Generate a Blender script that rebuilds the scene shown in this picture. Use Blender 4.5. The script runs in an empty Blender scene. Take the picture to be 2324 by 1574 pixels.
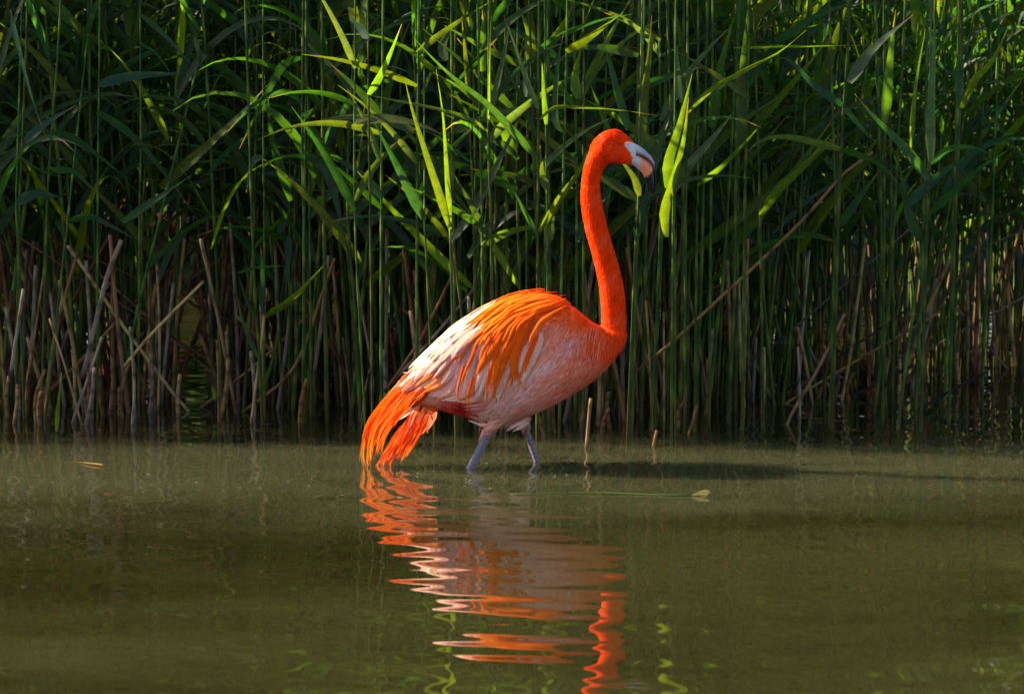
import bpy, math, random
import numpy as np
from mathutils import Vector, Matrix, Quaternion
from mathutils.bvhtree import BVHTree

# ------------------------------------------------------------------ camera, sky, sun, exposure
SC = bpy.context.scene
COL = SC.collection
W0, H0, FPX = 2324.0, 1574.0, 7290.0          # design picture size and focal length in its pixels
CAMZ, PITCH = 1.2, math.radians(5.45)

cam = bpy.data.cameras.new('camera')
cam.sensor_width = 36.0
cam.lens = 36.0 * FPX / W0
cam.clip_start, cam.clip_end = 0.1, 800.0
cam.dof.use_dof = True
cam.dof.focus_distance = 9.15
cam.dof.aperture_fstop = 8.0
camo = bpy.data.objects.new('camera', cam)
camo.location = (0, 0, CAMZ)
camo.rotation_euler = (math.pi / 2 - PITCH, 0, 0)
COL.objects.link(camo)
SC.camera = camo

SUN_EL, SUN_BACK = math.radians(35), math.radians(15)   # sun: to the left and a little behind the bird
sun_dir = Vector((-math.cos(SUN_BACK) * math.cos(SUN_EL), math.sin(SUN_BACK) * math.cos(SUN_EL), math.sin(SUN_EL)))

world = bpy.data.worlds.new('World')
SC.world = world
world.use_nodes = True
wn = world.node_tree
wn.nodes.clear()
sky = wn.nodes.new('ShaderNodeTexSky')
sky.sky_type = 'NISHITA'
sky.sun_disc = False
sky.sun_elevation = SUN_EL
sky.sun_rotation = math.atan2(sun_dir.x, sun_dir.y)
bg = wn.nodes.new('ShaderNodeBackground')
bg.inputs['Strength'].default_value = 0.088
wo = wn.nodes.new('ShaderNodeOutputWorld')
wn.links.new(sky.outputs[0], bg.inputs[0])
wn.links.new(bg.outputs[0], wo.inputs[0])

sl = bpy.data.lights.new('sun', 'SUN')
sl.energy = 5.0
sl.angle = math.radians(0.53)
sl.color = (1.0, 0.90, 0.70)
so = bpy.data.objects.new('sun', sl)
so.rotation_euler = (-sun_dir).to_track_quat('-Z', 'Y').to_euler()
so.location = sun_dir * 30
COL.objects.link(so)

SC.view_settings.view_transform = 'Standard'
SC.view_settings.look = 'None'
SC.view_settings.gamma = 1.0
SC.view_settings.use_curve_mapping = False
SC.view_settings.exposure = 2.0
SC.render.engine = 'CYCLES'
SC.cycles.max_bounces = 8
SC.cycles.transmission_bounces = 6
SC.cycles.diffuse_bounces = 3
SC.cycles.glossy_bounces = 3
SC.cycles.caustics_reflective = False
SC.cycles.caustics_refractive = False

rng = random.Random(7)
nrg = np.random.default_rng(11)


# ------------------------------------------------------------------ helpers
def ray(px, py):
    a, b = px - W0 / 2, H0 / 2 - py
    cp, sp = math.cos(PITCH), math.sin(PITCH)
    return Vector((a, cp * FPX + sp * b, -sp * FPX + cp * b))


def at(px, py, Y):
    """point of the photograph's sight line at distance Y from the camera"""
    d = ray(px, py)
    t = Y / d.y
    return Vector((d.x * t, Y, CAMZ + d.z * t))


def ground(px, py):
    d = ray(px, py)
    t = -CAMZ / d.z
    return Vector((d.x * t, d.y * t, 0))


def s2l(r, g, b):
    f = lambda c: c / 12.92 if c <= 0.04045 else ((c + 0.055) / 1.055) ** 2.4
    return (f(r / 255.0), f(g / 255.0), f(b / 255.0))


def mixc(a, b, t):
    return tuple(a[i] + (b[i] - a[i]) * t for i in range(3))


class MB:
    def __init__(s):
        s.v, s.f, s.c, s.u = [], [], [], []

    def add(s, verts, faces, cols, uvs=None):
        o = len(s.v)
        s.v += [tuple(p) for p in verts]
        s.f += [tuple(i + o for i in q) for q in faces]
        s.c += cols
        s.u += uvs if uvs else [(0.5, 0.5, 0)] * len(verts)

    def mesh(s, name, mats, smooth=True):
        me = bpy.data.meshes.new(name)
        me.from_pydata(s.v, [], s.f)
        set_attr(me, np.array(s.c, dtype=np.float32), np.array(s.u, dtype=np.float32))
        for m in (mats if isinstance(mats, (list, tuple)) else [mats]):
            me.materials.append(m)
        if smooth:
            me.polygons.foreach_set('use_smooth', [True] * len(me.polygons))
        me.update()
        return me

    def build(s, name, mats, parent=None, smooth=True, loc=None):
        return link(name, s.mesh(name, mats, smooth), parent, loc)


def set_attr(me, c, u=None):
    n = len(me.vertices)
    a = me.color_attributes.new('col', 'FLOAT_COLOR', 'POINT')
    d = np.ones((n, 4), dtype=np.float32)
    d[:, :3] = c
    a.data.foreach_set('color', d.ravel())
    if u is not None:
        b = me.attributes.new('luv', 'FLOAT_VECTOR', 'POINT')
        b.data.foreach_set('vector', u.astype(np.float32).ravel())


def link(name, me, parent=None, loc=None):
    o = bpy.data.objects.new(name, me)
    COL.objects.link(o)
    if parent is not None:
        o.parent = parent
    if loc is not None:
        o.location = loc
    return o


def empty(name, loc, label=None, cat=None, group=None):
    o = bpy.data.objects.new(name, None)
    o.empty_display_size = 0.1
    o.location = loc
    COL.objects.link(o)
    if label:
        tag(o, label, cat, group)
    return o


def tag(o, label, cat, group=None):
    o['label'], o['category'] = label, cat
    if group:
        o['group'] = group
    return o


def catmull(pts, n):
    P = [Vector(p) for p in pts]
    if len(P) == 2:
        return [P[0].lerp(P[1], i / (n - 1)) for i in range(n)]
    seg = [(P[i + 1] - P[i]).length for i in range(len(P) - 1)]
    tot = sum(seg) or 1e-6
    out = []
    for k in range(n):
        d = tot * k / (n - 1)
        i = 0
        while i < len(seg) - 1 and d > seg[i]:
            d -= seg[i]
            i += 1
        t = min(1.0, d / (seg[i] or 1e-6))
        p0 = P[i - 1] if i > 0 else P[i] * 2 - P[i + 1]
        p1, p2 = P[i], P[i + 1]
        p3 = P[i + 2] if i + 2 < len(P) else P[i + 1] * 2 - P[i]
        out.append(0.5 * ((2 * p1) + (p2 - p0) * t + (2 * p0 - 5 * p1 + 4 * p2 - p3) * t * t + (3 * p1 - p0 - 3 * p2 + p3) * t ** 3))
    return out


def frames(path):
    n = len(path)
    T = [(path[min(i + 1, n - 1)] - path[max(i - 1, 0)]).normalized() for i in range(n)]
    ref = Vector((1, 0, 0)) if abs(T[0].x) < 0.8 else Vector((0, 1, 0))
    u = (ref - T[0] * ref.dot(T[0])).normalized()
    out = []
    for t in T:
        u = (u - t * u.dot(t))
        u = u.normalized() if u.length > 1e-6 else t.orthogonal().normalized()
        out.append((t, u, t.cross(u)))
    return out


def tube(mb, path, radii, n, cols, cap=True):
    fr = frames(path)
    V, C, Fc, U = [], [], [], []
    m = len(path)
    for i, p in enumerate(path):
        _, a, b = fr[i]
        for k in range(n):
            w = 2 * math.pi * k / n
            V.append(p + (a * math.cos(w) + b * math.sin(w)) * radii[i])
            C.append(cols[i])
            U.append((k / n, i / (m - 1), 0))
    for i in range(m - 1):
        for k in range(n):
            k2 = (k + 1) % n
            Fc.append((i * n + k, i * n + k2, (i + 1) * n + k2, (i + 1) * n + k))
    if cap:
        Fc.append(tuple(range(n - 1, -1, -1)))
        Fc.append(tuple((m - 1) * n + k for k in range(n)))
    mb.add(V, Fc, C, U)


# ------------------------------------------------------------------ materials
class Nodes:
    def __init__(s, name):
        s.m = bpy.data.materials.new(name)
        s.m.use_nodes = True
        s.t = s.m.node_tree
        s.t.nodes.clear()

    def n(s, kind, **kw):
        x = s.t.nodes.new(kind)
        for k, v in kw.items():
            if k.startswith('i_'):
                x.inputs[k[2:].replace('_', ' ')].default_value = v
            else:
                setattr(x, k, v)
        return x

    def l(s, a, b):
        s.t.links.new(a, b)

    def mix(s, mode, fac, a, b):
        x = s.n('ShaderNodeMix', data_type='RGBA', blend_type=mode)
        for i, q in ((0, fac), (6, a), (7, b)):
            if hasattr(q, 'links'):
                s.l(q, x.inputs[i])
            else:
                x.inputs[i].default_value = q if i == 0 else (*q, 1)
        return x.outputs[2]

    def mth(s, op, a, b=0.0, clamp=False):
        x = s.n('ShaderNodeMath', operation=op, use_clamp=clamp)
        for i, q in ((0, a), (1, b)):
            if hasattr(q, 'links'):
                s.l(q, x.inputs[i])
            else:
                x.inputs[i].default_value = q
        return x.outputs[0]

    def out(s, sh):
        o = s.n('ShaderNodeOutputMaterial')
        s.l(sh, o.inputs['Surface'])
        return s.m


def leafy_material(name, trans_tint, trans, rough, spec, vary=True, bump=0.0):
    N = Nodes(name)
    at_ = N.n('ShaderNodeAttribute', attribute_name='col')
    uv = N.n('ShaderNodeAttribute', attribute_name='luv')
    oi = N.n('ShaderNodeObjectInfo')
    geo = N.n('ShaderNodeNewGeometry')
    hsv = N.n('ShaderNodeHueSaturation')
    h = N.mth('ADD', N.mth('MULTIPLY', oi.outputs['Random'], 0.05 if vary else 0.0), 0.475 if vary else 0.5)
    N.l(h, hsv.inputs['Hue'])
    N.l(N.mth('ADD', N.mth('MULTIPLY', oi.outputs['Random'], 0.5 if vary else 0.0), 0.75 if vary else 1.0), hsv.inputs['Value'])
    N.l(at_.outputs['Color'], hsv.inputs['Color'])
    # parallel veins across the blade, from the leaf's own across/along coordinates
    sep = N.n('ShaderNodeSeparateXYZ')
    N.l(uv.outputs['Vector'], sep.inputs[0])
    comb = N.n('ShaderNodeCombineXYZ')
    N.l(N.mth('MULTIPLY', sep.outputs[0], 24.0), comb.inputs[0])
    N.l(N.mth('MULTIPLY', sep.outputs[1], 2.0), comb.inputs[1])
    N.l(N.mth('MULTIPLY', oi.outputs['Random'], 40.0), comb.inputs[2])
    no = N.n('ShaderNodeTexNoise', i_Scale=1.0, i_Detail=2.0)
    N.l(comb.outputs[0], no.inputs['Vector'])
    vein = N.mth('ADD', N.mth('MULTIPLY', no.outputs['Fac'], 0.7), 0.65)
    tco = N.n('ShaderNodeTexCoord')
    nb = N.n('ShaderNodeTexNoise', i_Scale=38.0, i_Detail=4.0, i_Roughness=0.7)
    N.l(tco.outputs['Object'], nb.inputs['Vector'])
    rb = N.n('ShaderNodeValToRGB')
    rb.color_ramp.elements[0].position, rb.color_ramp.elements[0].color = 0.30, (0.62, 0.60, 0.55, 1)
    rb.color_ramp.elements[1].position, rb.color_ramp.elements[1].color = 0.62, (1.12, 1.08, 1.05, 1)
    N.l(nb.outputs['Fac'], rb.inputs[0])
    c = N.mix('MULTIPLY', 1.0 if vary else 0.35, hsv.outputs[0], rb.outputs[0])
    cm = N.n('ShaderNodeVectorMath', operation='SCALE')
    N.l(c, cm.inputs[0])
    N.l(vein, cm.inputs['Scale'])
    pr = N.n('ShaderNodeBsdfPrincipled', i_Roughness=rough)
    pr.inputs['Specular IOR Level'].default_value = spec
    N.l(cm.outputs[0], pr.inputs['Base Color'])
    if bump:
        bp = N.n('ShaderNodeBump', i_Strength=bump, i_Distance=0.002)
        N.l(no.outputs['Fac'], bp.inputs['Height'])
        N.l(bp.outputs[0], pr.inputs['Normal'])
    if trans <= 0:
        return N.out(pr.outputs[0])
    tr = N.n('ShaderNodeBsdfTranslucent')
    N.l(N.mix('MULTIPLY', 1.0, cm.outputs[0], trans_tint), tr.inputs['Color'])
    mx = N.n('ShaderNodeMixShader')
    mx.inputs[0].default_value = trans
    N.l(pr.outputs[0], mx.inputs[1])
    N.l(tr.outputs[0], mx.inputs[2])
    return N.out(mx.outputs[0])


M_LEAF = leafy_material('reed_leaf', (4.7, 4.8, 0.7), 0.48, 0.45, 0.22)
M_STEM = leafy_material('reed_stem', (1, 1, 1), 0.0, 0.55, 0.08, bump=0.2)
M_DEAD = leafy_material('dead_stalk', (1, 1, 1), 0.0, 0.8, 0.06, bump=0.5)
M_TREE = leafy_material('tree_leaf', (2.6, 2.4, 0.9), 0.35, 0.5, 0.3)
M_FEATH = leafy_material('feather', (1.25, 1.0, 0.9), 0.10, 0.8, 0.02, vary=False)
M_PLUME = leafy_material('tail_plume', (1.25, 1.0, 0.9), 0.42, 0.62, 0.15, vary=False)


def skin_material(name, rough, bump_scale, bump, spec=0.3, noise_amt=0.3, sheen=0.0):
    N = Nodes(name)
    at_ = N.n('ShaderNodeAttribute', attribute_name='col')
    tc = N.n('ShaderNodeTexCoord')
    no = N.n('ShaderNodeTexNoise', i_Scale=bump_scale, i_Detail=4.0)
    N.l(tc.outputs['Object'], no.inputs['Vector'])
    cm = N.n('ShaderNodeVectorMath', operation='SCALE')
    N.l(at_.outputs['Color'], cm.inputs[0])
    N.l(N.mth('ADD', N.mth('MULTIPLY', no.outputs['Fac'], noise_amt * 2), 1 - noise_amt), cm.inputs['Scale'])
    pr = N.n('ShaderNodeBsdfPrincipled', i_Roughness=rough)
    pr.inputs['Specular IOR Level'].default_value = spec
    pr.inputs['Sheen Weight'].default_value = sheen
    N.l(cm.outputs[0], pr.inputs['Base Color'])
    bp = N.n('ShaderNodeBump', i_Strength=bump, i_Distance=0.003)
    N.l(no.outputs['Fac'], bp.inputs['Height'])
    N.l(bp.outputs[0], pr.inputs['Normal'])
    return N.out(pr.outputs[0])


M_BODY = skin_material('flamingo_plumage', 0.9, 260.0, 0.2, 0.0, 0.08)
M_BILL = skin_material('flamingo_bill', 0.3, 160.0, 0.3, 0.35, 0.3)
M_EYE = skin_material('eye', 0.08, 50.0, 0.0, 0.6, 0.0)
M_BARK = skin_material('bark', 0.9, 30.0, 0.8, 0.2, 0.4)
M_FLOAT = leafy_material('floating_leaf', (1.5, 1.3, 0.6), 0.25, 0.45, 0.4, vary=False)


def water_material():
    N = Nodes('pond_water')
    tc = N.n('ShaderNodeTexCoord')
    mp = N.n('ShaderNodeMapping')
    mp.inputs['Scale'].default_value = (0.55, 1.1, 1)
    N.l(tc.outputs['Object'], mp.inputs[0])
    no = N.n('ShaderNodeTexNoise', i_Scale=1.0, i_Detail=5.0, i_Roughness=0.55, i_Distortion=0.6)
    N.l(mp.outputs[0], no.inputs['Vector'])
    rp = N.n('ShaderNodeValToRGB')
    rp.color_ramp.elements[0].position = 0.36
    rp.color_ramp.elements[0].color = (0.0108, 0.0098, 0.0024, 1)
    rp.color_ramp.elements[1].position = 0.66
    rp.color_ramp.elements[1].color = (0.023, 0.0215, 0.0068, 1)
    N.l(no.outputs['Fac'], rp.inputs[0])
    # pale silty band; its fade near the reeds paints in the shadow they cast
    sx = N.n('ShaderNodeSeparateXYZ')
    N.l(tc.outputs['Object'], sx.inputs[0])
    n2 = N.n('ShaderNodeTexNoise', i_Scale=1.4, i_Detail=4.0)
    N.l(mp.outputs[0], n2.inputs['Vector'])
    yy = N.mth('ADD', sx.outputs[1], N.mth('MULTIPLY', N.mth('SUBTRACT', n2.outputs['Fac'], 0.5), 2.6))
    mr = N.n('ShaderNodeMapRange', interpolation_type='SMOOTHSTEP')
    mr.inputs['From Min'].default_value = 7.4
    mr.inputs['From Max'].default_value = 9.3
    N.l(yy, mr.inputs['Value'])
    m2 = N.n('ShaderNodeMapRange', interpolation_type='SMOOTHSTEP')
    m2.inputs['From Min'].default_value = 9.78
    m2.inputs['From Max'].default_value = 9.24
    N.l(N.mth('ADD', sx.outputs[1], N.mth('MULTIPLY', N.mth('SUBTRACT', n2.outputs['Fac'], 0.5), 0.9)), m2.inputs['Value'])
    silt_and_shade = N.mix('MIX', N.mth('MULTIPLY', N.mth('MULTIPLY', mr.outputs[0], m2.outputs[0]), 0.8), rp.outputs[0], (0.040, 0.040, 0.019))
    pr = N.n('ShaderNodeBsdfPrincipled', i_Roughness=0.02, i_IOR=1.37)
    N.l(silt_and_shade, pr.inputs['Base Color'])
    # murky water: light spreads sideways in it, so shadows on it are soft
    pr.subsurface_method = 'BURLEY'
    pr.inputs['Subsurface Weight'].default_value = 1.0
    pr.inputs['Subsurface Radius'].default_value = (1.0, 0.95, 0.6)
    pr.inputs['Subsurface Scale'].default_value = 0.30
    return N.out(pr.outputs[0])


def soil_material():
    N = Nodes('bank_soil')
    tc = N.n('ShaderNodeTexCoord')
    no = N.n('ShaderNodeTexNoise', i_Scale=1.3, i_Detail=8.0)
    N.l(tc.outputs['Object'], no.inputs['Vector'])
    rp = N.n('ShaderNodeValToRGB')
    rp.color_ramp.elements[0].color = (0.018, 0.016, 0.007, 1)
    rp.color_ramp.elements[1].color = (0.03, 0.045, 0.01, 1)
    N.l(no.outputs['Fac'], rp.inputs[0])
    pr = N.n('ShaderNodeBsdfPrincipled', i_Roughness=0.95)
    N.l(rp.outputs[0], pr.inputs['Base Color'])
    bp = N.n('ShaderNodeBump', i_Strength=0.8, i_Distance=0.1)
    N.l(no.outputs['Fac'], bp.inputs['Height'])
    N.l(bp.outputs[0], pr.inputs['Normal'])
    return N.out(pr.outputs[0])


# ------------------------------------------------------------------ the setting: water and ground
def grid_mesh(name, xs, ys, Z, mat):
    nx, ny = len(xs), len(ys)
    X, Y = np.meshgrid(xs, ys)
    co = np.stack([X, Y, Z(X, Y)], -1).reshape(-1, 3)
    i = np.arange(nx * (ny - 1)).reshape(ny - 1, nx)[:, :-1].ravel()
    fc = np.stack([i, i + 1, i + nx + 1, i + nx], -1)
    me = bpy.data.meshes.new(name)
    me.vertices.add(len(co))
    me.vertices.foreach_set('co', co.ravel())
    me.loops.add(fc.size)
    me.loops.foreach_set('vertex_index', fc.ravel())
    me.polygons.add(len(fc))
    me.polygons.foreach_set('loop_start', np.arange(len(fc)) * 4)
    me.polygons.foreach_set('loop_total', np.full(len(fc), 4))
    me.update(calc_edges=True)
    me.polygons.foreach_set('use_smooth', [True] * len(fc))
    me.materials.append(mat)
    o = link(name, me)
    o['kind'] = 'structure'
    return o


Y0 = 9.05                                       # the flamingo's mid plane
LEG_N, LEG_F = ground(1068, 1066), ground(1214, 1053)
SHADE_BAND = ground(1215, 1060)


def wave(X, Y):
    def sw(lam, ang, amp, ph, wob=0.0, wl=1.0):
        k = 2 * math.pi / lam
        d = X * math.sin(ang) + Y * math.cos(ang)
        w = wob * (np.sin(X * 1.9 / wl + ph * 2) + 0.6 * np.sin(X * 0.83 / wl - Y * 1.3 / wl + ph) + 0.5 * np.sin(X * 3.7 / wl + Y * 2.1 / wl))
        return amp * np.sin(k * d + ph + w)
    near = np.clip((9.6 - Y) / 2.0, 0, 1)
    env = 0.55 + 0.45 * np.sin(X * 1.1 + Y * 2.3 + 1.0) * np.sin(Y * 0.9 - X * 0.4)
    z = sw(0.31, 0.17, 0.00090, 0.3, 1.6) * env
    z += sw(0.19, -0.15, 0.00048, 1.3, 2.0) * (1.2 - env)
    z += sw(0.115, 0.30, 0.00026, 2.1, 1.9) * (0.6 + 0.4 * np.cos(X * 2.0))
    z += sw(0.72, 0.22, 0.0016, 4.0, 1.4) * (0.35 + 0.65 * near)
    z += sw(0.09, -0.4, 0.00007, 0.7, 1.2)
    z += sw(0.14, 0.9, 0.00010, 0.2, 1.0)
    for p, a in ((LEG_N, 0.0016), (LEG_F, 0.0013)):
        r = np.sqrt((X - p.x) ** 2 + (Y - p.y) ** 2)
        z += a * np.sin(2 * math.pi * r / 0.21 - 1.0) * np.exp(-r / 0.75) * np.clip(r / 0.12, 0, 1)
    # low ridge added along the dark band of the bird's shadow
    along = X - SHADE_BAND.x
    s = np.clip(along / 0.12, 0, 1) * np.exp(-np.clip(along, 0, None) / 2.2)
    z += 0.0042 * s * np.exp(-((Y - SHADE_BAND.y - 0.012 * np.sin(along * 2.1)) / 0.045) ** 2)
    fade = np.clip((X + 5.5) / 1.5, 0, 1) * np.clip((5.5 - X) / 1.5, 0, 1) * np.clip((17.5 - Y) / 2, 0, 1) * np.clip((Y - 3) / 1.5, 0, 1)
    return z * fade


xs = np.concatenate([np.linspace(-60, -6, 10)[:-1], np.linspace(-6, -2.4, 40)[:-1], np.linspace(-2.4, 2.4, 170), np.linspace(2.4, 6, 40)[1:], np.linspace(6, 60, 10)[1:]])
ys = np.concatenate([np.linspace(0.6, 5.2, 60)[:-1], np.linspace(5.2, 12.2, 520), np.linspace(12.2, 19.5, 160)[1:]])
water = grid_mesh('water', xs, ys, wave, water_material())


def terrain(X, Y):
    d = np.minimum.reduce([Y - 1.0 + 0.15 * np.sin(X), 17.6 + 0.5 * np.sin(X * 0.6) + 0.3 * np.sin(X * 1.7) - Y, X + 40, 40 - X])
    base = np.where(d > 0, -np.clip(d * 0.6, 0, 0.8), np.clip(-d * 0.35, 0, 0.5))
    return base + np.clip((np.hypot(X, Y - 9) - 12) / 60, 0, 1) * 1.2 + 0.05 * np.sin(X * 2.3) * np.sin(Y * 1.9)


gx = np.concatenate([np.linspace(-400, -45, 20)[:-1], np.linspace(-45, 45, 150), np.linspace(45, 400, 20)[1:]])
gy = np.concatenate([np.linspace(-300, -10, 20)[:-1], np.linspace(-10, 30, 130), np.linspace(30, 500, 30)[1:]])
grid_mesh('ground', gx, gy, terrain, soil_material())

# ------------------------------------------------------------------ the flamingo
FR = at(1150, 1063, Y0)
FR.z = 0.0
FR.y = Y0


def Fz(zx, zy):
    return (811 + 0.2883 * zx, 635.5 + 0.2883 * zy)


def Nz(zx, zy):
    return (1271 + 0.3076 * zx, 272.3 + 0.3076 * zy)


def bl(p, dy=0.0):
    q = at(p[0], p[1], Y0) - FR
    q.y += dy
    return q


PXM = (at(1101, 800, Y0) - at(1100, 800, Y0)).length      # metres per design pixel at the bird

_o = at(0, 0, Y0) - FR
_ax = at(1000, 0, Y0) - FR - _o
_az = at(0, 1000, Y0) - FR - _o


def unbl(v):
    """bird-local point -> design pixel on the mid plane"""
    return ((v[0] - _o.x) / _ax.x * 1000, (v[2] - _o.z) / _az.z * 1000)


def superloft(mb, secs, n=28, ex=2.3):
    """secs: (centre local vector, half vector up, half vector side)"""
    V, Fc = [], []
    for c, up, sd in secs:
        for k in range(n):
            a = 2 * math.pi * k / n
            ca, sa = math.cos(a), math.sin(a)
            f = lambda q: math.copysign(abs(q) ** (2 / ex), q)
            V.append(c + sd * f(ca) + up * f(sa))
    m = len(secs)
    for i in range(m - 1):
        for k in range(n):
            k2 = (k + 1) % n
            Fc.append((i * n + k, i * n + k2, (i + 1) * n + k2, (i + 1) * n + k))
    Fc.append(tuple(range(n - 1, -1, -1)))
    Fc.append(tuple((m - 1) * n + k for k in range(n)))
    mb.add(V, Fc, [(1, 1, 1)] * len(V))


def interp_rows(rows, m):
    r = np.array(rows, float)
    t = np.linspace(0, 1, m)
    s = np.linspace(0, 1, len(r))
    out = [np.interp(t, s, r[:, j]) for j in range(r.shape[1])]
    a = np.stack(out, -1)
    for _ in range(2):
        a[1:-1] = 0.25 * a[:-2] + 0.5 * a[1:-1] + 0.25 * a[2:]
    return a


raw = MB()
torso = [(905, 868, 902, 12), (922, 852, 906, 24), (940, 836, 911, 38), (968, 806, 918, 58), (1000, 772, 925, 74), (1050, 735, 942, 92), (1100, 706, 956, 104),
         (1150, 683, 958, 111), (1200, 669, 941, 114), (1250, 669, 918, 113), (1290, 686, 896, 108), (1320, 712, 876, 101), (1345, 735, 860, 91), (1370, 744, 838, 76),
         (1392, 748, 812, 56), (1408, 752, 788, 36), (1417, 757, 772, 18)]
secs = []
for x, t, b, hd in interp_rows(torso, 40):
    secs.append((bl((x, (t + b) / 2)), Vector((0, 0, (b - t) / 2 * PXM)), Vector((0, hd * PXM, 0))))
superloft(raw, secs, 28, 2.55)
neck = [(380, 1690, 70), (392, 1610, 92), (397, 1520, 90), (397, 1400, 88), (389, 1300, 89), (375, 1200, 87), (351, 1100, 84), (325, 1000, 81), (295, 900, 80), (267, 800, 81),
        (246, 700, 79), (228, 600, 75), (222, 500, 69), (232, 405, 66), (250, 345, 70), (282, 280, 82), (330, 225, 95)]
nr = interp_rows(neck, 46)
tube(raw, [bl(Nz(a[0], a[1])) for a in nr], [a[2] * 0.3076 * PXM for a in nr], 24, [(1, 1, 1)] * len(nr))
head = [(222, 200, 285, 34), (240, 165, 320, 52), (262, 135, 338, 64), (300, 101, 336, 76), (345, 79, 322, 84), (400, 67, 318, 87), (440, 74, 322, 84), (480, 99, 327, 76), (515, 132, 331, 65), (548, 168, 335, 54), (560, 185, 335, 44)]
secs = []
for x, t, b, hd in interp_rows(head, 26):
    secs.append((bl(Nz(x, (t + b) / 2)), Vector((0, 0, (b - t) / 2 * 0.3076 * PXM)), Vector((0, hd * 0.3076 * PXM, 0))))
superloft(raw, secs, 24, 2.15)
LEG_LINES = []
for dy, thigh, leg in ((-0.062, [(1190, 960, 95), (1130, 1030, 72), (1088, 1088, 44), (1072, 1112, 36)], [(1085, 1090, 37), (1030, 1190, 37), (960, 1330, 36), (885, 1480, 35), (830, 1590, 33)]),
                       (0.062, [(1290, 980, 100), (1295, 1060, 70), (1303, 1120, 50), (1312, 1160, 36)], [(1308, 1140, 31), (1335, 1215, 30), (1375, 1330, 26), (1410, 1440, 25), (1440, 1530, 24)])):
    for rows in (thigh, leg):
        r = interp_rows(rows, 9)
        pts = [bl(Fz(a[0], a[1]), dy) for a in r]
        rad = [a[2] * 0.2883 * PXM for a in r]
        if rows is leg:
            e = pts[-1]
            pts += [e + Vector((0, 0, -0.03)), Vector((e.x, e.y, -0.42))]
            rad += [rad[-1], rad[-1] * 0.9]
            LEG_LINES.append((dy, [(p[0], p[1]) for p in rows]))
        tube(raw, pts, rad, 16, [(1, 1, 1)] * len(pts))
tmp = raw.build('tmp_body', M_BODY)
rm = tmp.modifiers.new('r', 'REMESH')
rm.mode, rm.voxel_size = 'VOXEL', 0.0042
sm = tmp.modifiers.new('s', 'SMOOTH')
sm.factor, sm.iterations = 0.5, 6
dg = bpy.context.evaluated_depsgraph_get()
body_me = bpy.data.meshes.new_from_object(tmp.evaluated_get(dg))
bpy.data.objects.remove(tmp)
for a in list(body_me.attributes):
    if a.name in ('col', 'luv'):
        body_me.attributes.remove(a)

RED = (0.88, 0.042, 0.002)
ORG = (0.80, 0.12, 0.006)
PINK = (0.82, 0.34, 0.28)
PALE = (0.80, 0.40, 0.36)
LEGC = (0.21, 0.155, 0.195)
# plumage colour at places on the bird's side (design pixels)
PAINT = [(1370, 380, RED), (1350, 480, RED), (1375, 600, RED), (1395, 690, RED), (1400, 740, (0.88, 0.055, 0.005)), (1340, 330, RED), (1410, 310, (0.80, 0.036, 0.003)), (1420, 360, RED),
         (1385, 790, (0.86, 0.070, 0.015)), (1345, 775, (0.86, 0.11, 0.035)), (1355, 825, (0.82, 0.17, 0.09)), (1320, 820, (0.82, 0.19, 0.11)), (1300, 870, (0.82, 0.19, 0.12)),
         (1240, 860, (0.80, 0.25, 0.18)), (1200, 900, (0.80, 0.27, 0.21)), (1150, 930, (0.78, 0.34, 0.27)), (1110, 945, (0.78, 0.36, 0.29)), (1230, 915, (0.84, 0.32, 0.22)), (1160, 955, (0.80, 0.45, 0.38)),
         (1250, 780, (0.80, 0.23, 0.14)), (1270, 740, (0.82, 0.19, 0.11)), (1300, 760, (0.82, 0.21, 0.14)), (1220, 820, (0.80, 0.33, 0.23)), (1315, 725, (0.87, 0.085, 0.008)), (1280, 695, (0.87, 0.09, 0.008)),
         (1240, 685, ORG), (1190, 680, ORG), (1150, 690, (0.88, 0.34, 0.08)), (1130, 730, (0.85, 0.30, 0.16)), (1070, 735, (0.80, 0.50, 0.38)), (1020, 765, (0.80, 0.56, 0.46)), (980, 800, (0.80, 0.54, 0.44)),
         (1050, 800, PINK), (1000, 850, PINK), (1100, 860, PALE), (1060, 870, (0.82, 0.44, 0.36)), (1150, 820, (0.82, 0.36, 0.25)), (1200, 750, (0.82, 0.20, 0.10)),
         (950, 850, (0.50, 0.030, 0.010)), (930, 890, (0.7, 0.10, 0.03)), (960, 905, (0.78, 0.25, 0.14)), (1000, 905, (0.78, 0.28, 0.20)), (1040, 915, (0.70, 0.10, 0.08)), (1065, 920, (0.42, 0.012, 0.010)),
         (1080, 935, (0.42, 0.012, 0.010)), (1060, 945, (0.55, 0.04, 0.03)), (1100, 958, (0.70, 0.16, 0.12)), (880, 890, (0.75, 0.14, 0.02)),
         (1170, 960, (0.80, 0.45, 0.40)), (1190, 960, (0.80, 0.48, 0.42))]
_pp = np.array([(p[0], p[1]) for p in PAINT])
_pc = np.array([p[2] for p in PAINT])


def paint(P):
    P = np.asarray(P, float).reshape(-1, 2)
    d2 = ((P[:, None, :] - _pp[None]) ** 2).sum(-1) + 30.0
    w = d2 ** -2.0
    w /= w.sum(1, keepdims=True)
    return w @ _pc


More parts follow.
